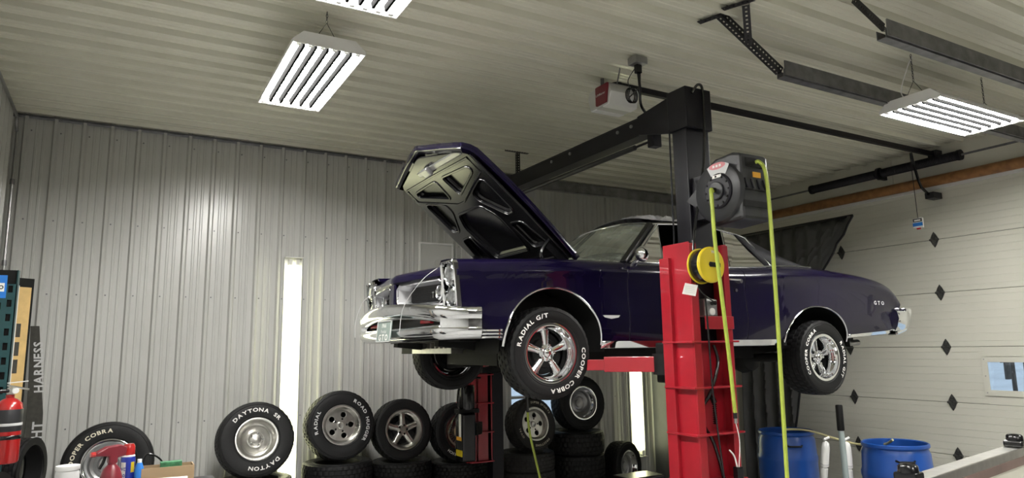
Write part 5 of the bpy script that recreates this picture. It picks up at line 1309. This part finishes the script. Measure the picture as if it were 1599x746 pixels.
MB().add([(0.0334*math.sin(t), -0.0334*math.cos(t), z) for z in (0.02, 0.15) for t in (-1.1, -0.9, -0.7, -0.5, -0.3)], [(i, i+1, i+6, i+5) for i in range(4)]).build('white_label', M_paper, wc)
wrap('WD', 0.022, 0.11, -0.7, 0.0337).build('label_text', M_navy, wc); wrap('40', 0.022, 0.08, -0.7, 0.0337).build('label_text', M_navy, wc)
MB().add([(0.0334*math.sin(t), -0.0334*math.cos(t), z) for z in (0.10, 0.15) for t in (0.4, 0.6, 0.8, 1.0)], [(i, i+1, i+5, i+4) for i in range(3)]).build('yellow_shield', M_yellow, wc)
o = MB().lathe([(0.0005, 0), (0.02, 0), (0.021, 0.01), (0.02, 0.12), (0.012, 0.145), (0.0005, 0.146)], 16, 'z').build('blue_bottle', M_blue2, smooth=40); o.location = (0.135, 4.02, TZ); tag(o, 'small bright blue bottle right of the spray can', 'bottle')
MB().lathe([(0.0005, 0.144), (0.010, 0.144), (0.010, 0.162), (0.0005, 0.163)], 12, 'z').build('cap', M_white, o)
jar = empty('parts_jar', (-0.165, 3.98, TZ), label='clear jar of small parts with yellow band left of the spray bottle', cat='jar')
MB().lathe([(0.0005, 0), (0.05, 0), (0.052, 0.01), (0.052, 0.05), (0.05, 0.055)], 20, 'z').build('yellow_base', M_yellow, jar, smooth=40)
MB().lathe([(0.05, 0.055), (0.05, 0.13), (0.045, 0.145)], 20, 'z').build('glass', M_silver, jar, smooth=40)
MB().lathe([(0.047, 0.143), (0.05, 0.147), (0.05, 0.165), (0.0005, 0.168)], 20, 'z').build('lid', M_white, jar, smooth=40)
bx1 = empty('white_carton', (0.215, 3.90, TZ), (0, 0, math.radians(-8)), label='white printed carton lying at the front of the tool chest', cat='box')
MB().box(-0.13, 0.13, -0.05, 0.04, 0, 0.075).build('carton', M_paper, bx1, bevel=0.002)
MB().box(-0.02, 0.01, -0.0515, -0.05, 0.045, 0.06).build('print', M_plas, bx1); MB().box(0.05, 0.10, -0.0515, -0.05, 0.05, 0.056).build('print', M_silver, bx1)
bx2 = MB(); bx2.box(-0.12, 0.12, -0.06, -0.055, 0, 0.115); bx2.box(-0.12, 0.12, 0.055, 0.06, 0, 0.115); bx2.box(-0.12, -0.115, -0.055, 0.055, 0, 0.115); bx2.box(0.115, 0.12, -0.055, 0.055, 0, 0.115); bx2.box(-0.115, 0.115, -0.055, 0.055, 0, 0.004)
o = bx2.build('open_carton', M_card); o.location = (0.215, 4.04+0.06, TZ); tag(o, 'open brown cardboard tray behind the white carton', 'box')
o.location = (0.265, 4.06, TZ); 
gp = MB().box(-0.05, 0.05, -0.02, 0.02, 0.0, 0.13).build('green_packet', mat('green_print', (0.05, 0.20, 0.09), 0.5, var=0.5, scale=40), bevel=0.003); gp.location = (0.28, 4.06, TZ+0.005); tag(gp, 'green and white packet sticking out of the brown tray', 'packet')
pt = MB(); pt.tube([(-0.06, 0, 0), (0.06, 0, 0)], [0.012, 0.016], 10); pt_o = pt.build('white_tube', M_paper, smooth=40); pt_o.location = (0.36, 3.96, TZ+0.016); tag(pt_o, 'white tube lying at the right end of the tool chest', 'tube')
cb2 = MB(); cb2.tube(spline([(0.15, 4.16, TZ+0.01), (0.16, 4.16, TZ+0.15), (0.20, 4.16, TZ+0.16), (0.25, 4.17, TZ+0.11), (0.255, 4.18, TZ+0.01)], 6), 0.005, 6)
tag(cb2.build('black_cable', M_black, smooth=60), 'thin black cable looping up behind the spray can', 'cable')

# ---- crumpled film on the roof
fl = empty('plastic_film', (CX+2.55, CY-0.15, CZ+1.368), label='crumpled clear plastic film lying on the car roof', cat='plastic sheet')
rows = []; rnd_ = random.Random(3)
for i in range(19):
    row = []
    for j in range(15):
        u = i/18; v = j/14; e = min(u, 1-u, v, 1-v)*5
        row.append((-0.45+0.9*u, -0.35+0.7*v, 0.004+min(1, e)*rnd_.uniform(0.0, 0.06)+0.04*math.exp(-((u-0.55)/0.18)**2-((v-0.5)/0.3)**2)-0.055*(2*v-1)**2*0.6))
    rows.append(row)
MB().grid(rows).build('film', M_plastic_film, fl, solid=0.001)

# ---- stuff below the near post
tb = empty('black_case', (4.55, 5.95, 0), label='black case on the floor between the stacked tires and the red post', cat='case')
MB().box(-0.22, 0.22, -0.14, 0.14, 0, 0.56).build('body', M_black, tb, bevel=0.015); MB().box(-0.06, 0.06, -0.16, -0.14, 0.44, 0.48).build('handle', M_dark, tb)
tb.location = (4.52, 5.50, 0)

# ================================================================== OUTSIDE
gm = MB(); gx = [XR+0.3, 12, 16, 20, 26, 34, 60, 120]; gz = [-0.1, 0.0, 0.35, 0.9, 1.3, 1.5, 2.2, 4.0]
gm.grid([[(x, y, z+0.12*math.sin(y*0.7+x)) for y in [-40+3*i for i in range(50)]] for x, z in zip(gx, gz)])
struct(gm.build('ground', M_snow, smooth=60)); struct(MB().box(-30, XR+0.25, YB+0.25, 40, -0.4, -0.1).build('ground', M_snow))
rt_ = random.Random(11)
t0 = None
for i in range(24):
    x = 15+3.5*(i//6)+rt_.uniform(0, 1.6); y = x*(0.40+0.024*(i % 6))+rt_.uniform(-0.15, 0.15); r = rt_.uniform(0.03, 0.075)
    if t0 is None:
        t0 = MB(); t0.tube([(0, 0, -0.15), (0.02, 0.01, 2.0), (0.0, 0.05, 5.0), (0.05, 0, 9.0)], [1.1, 0.95, 0.8, 0.5], 8); o = t0.build('bare_tree', M_bark, smooth=60); t0 = o
    else: o = t0.copy(); COL.objects.link(o)
    o.location = (x, y, 0.1); o.scale = (r, r, 1); tag(o, 'bare tree trunk in the snow seen through the door window', 'tree', 'bare trees outside the door window')
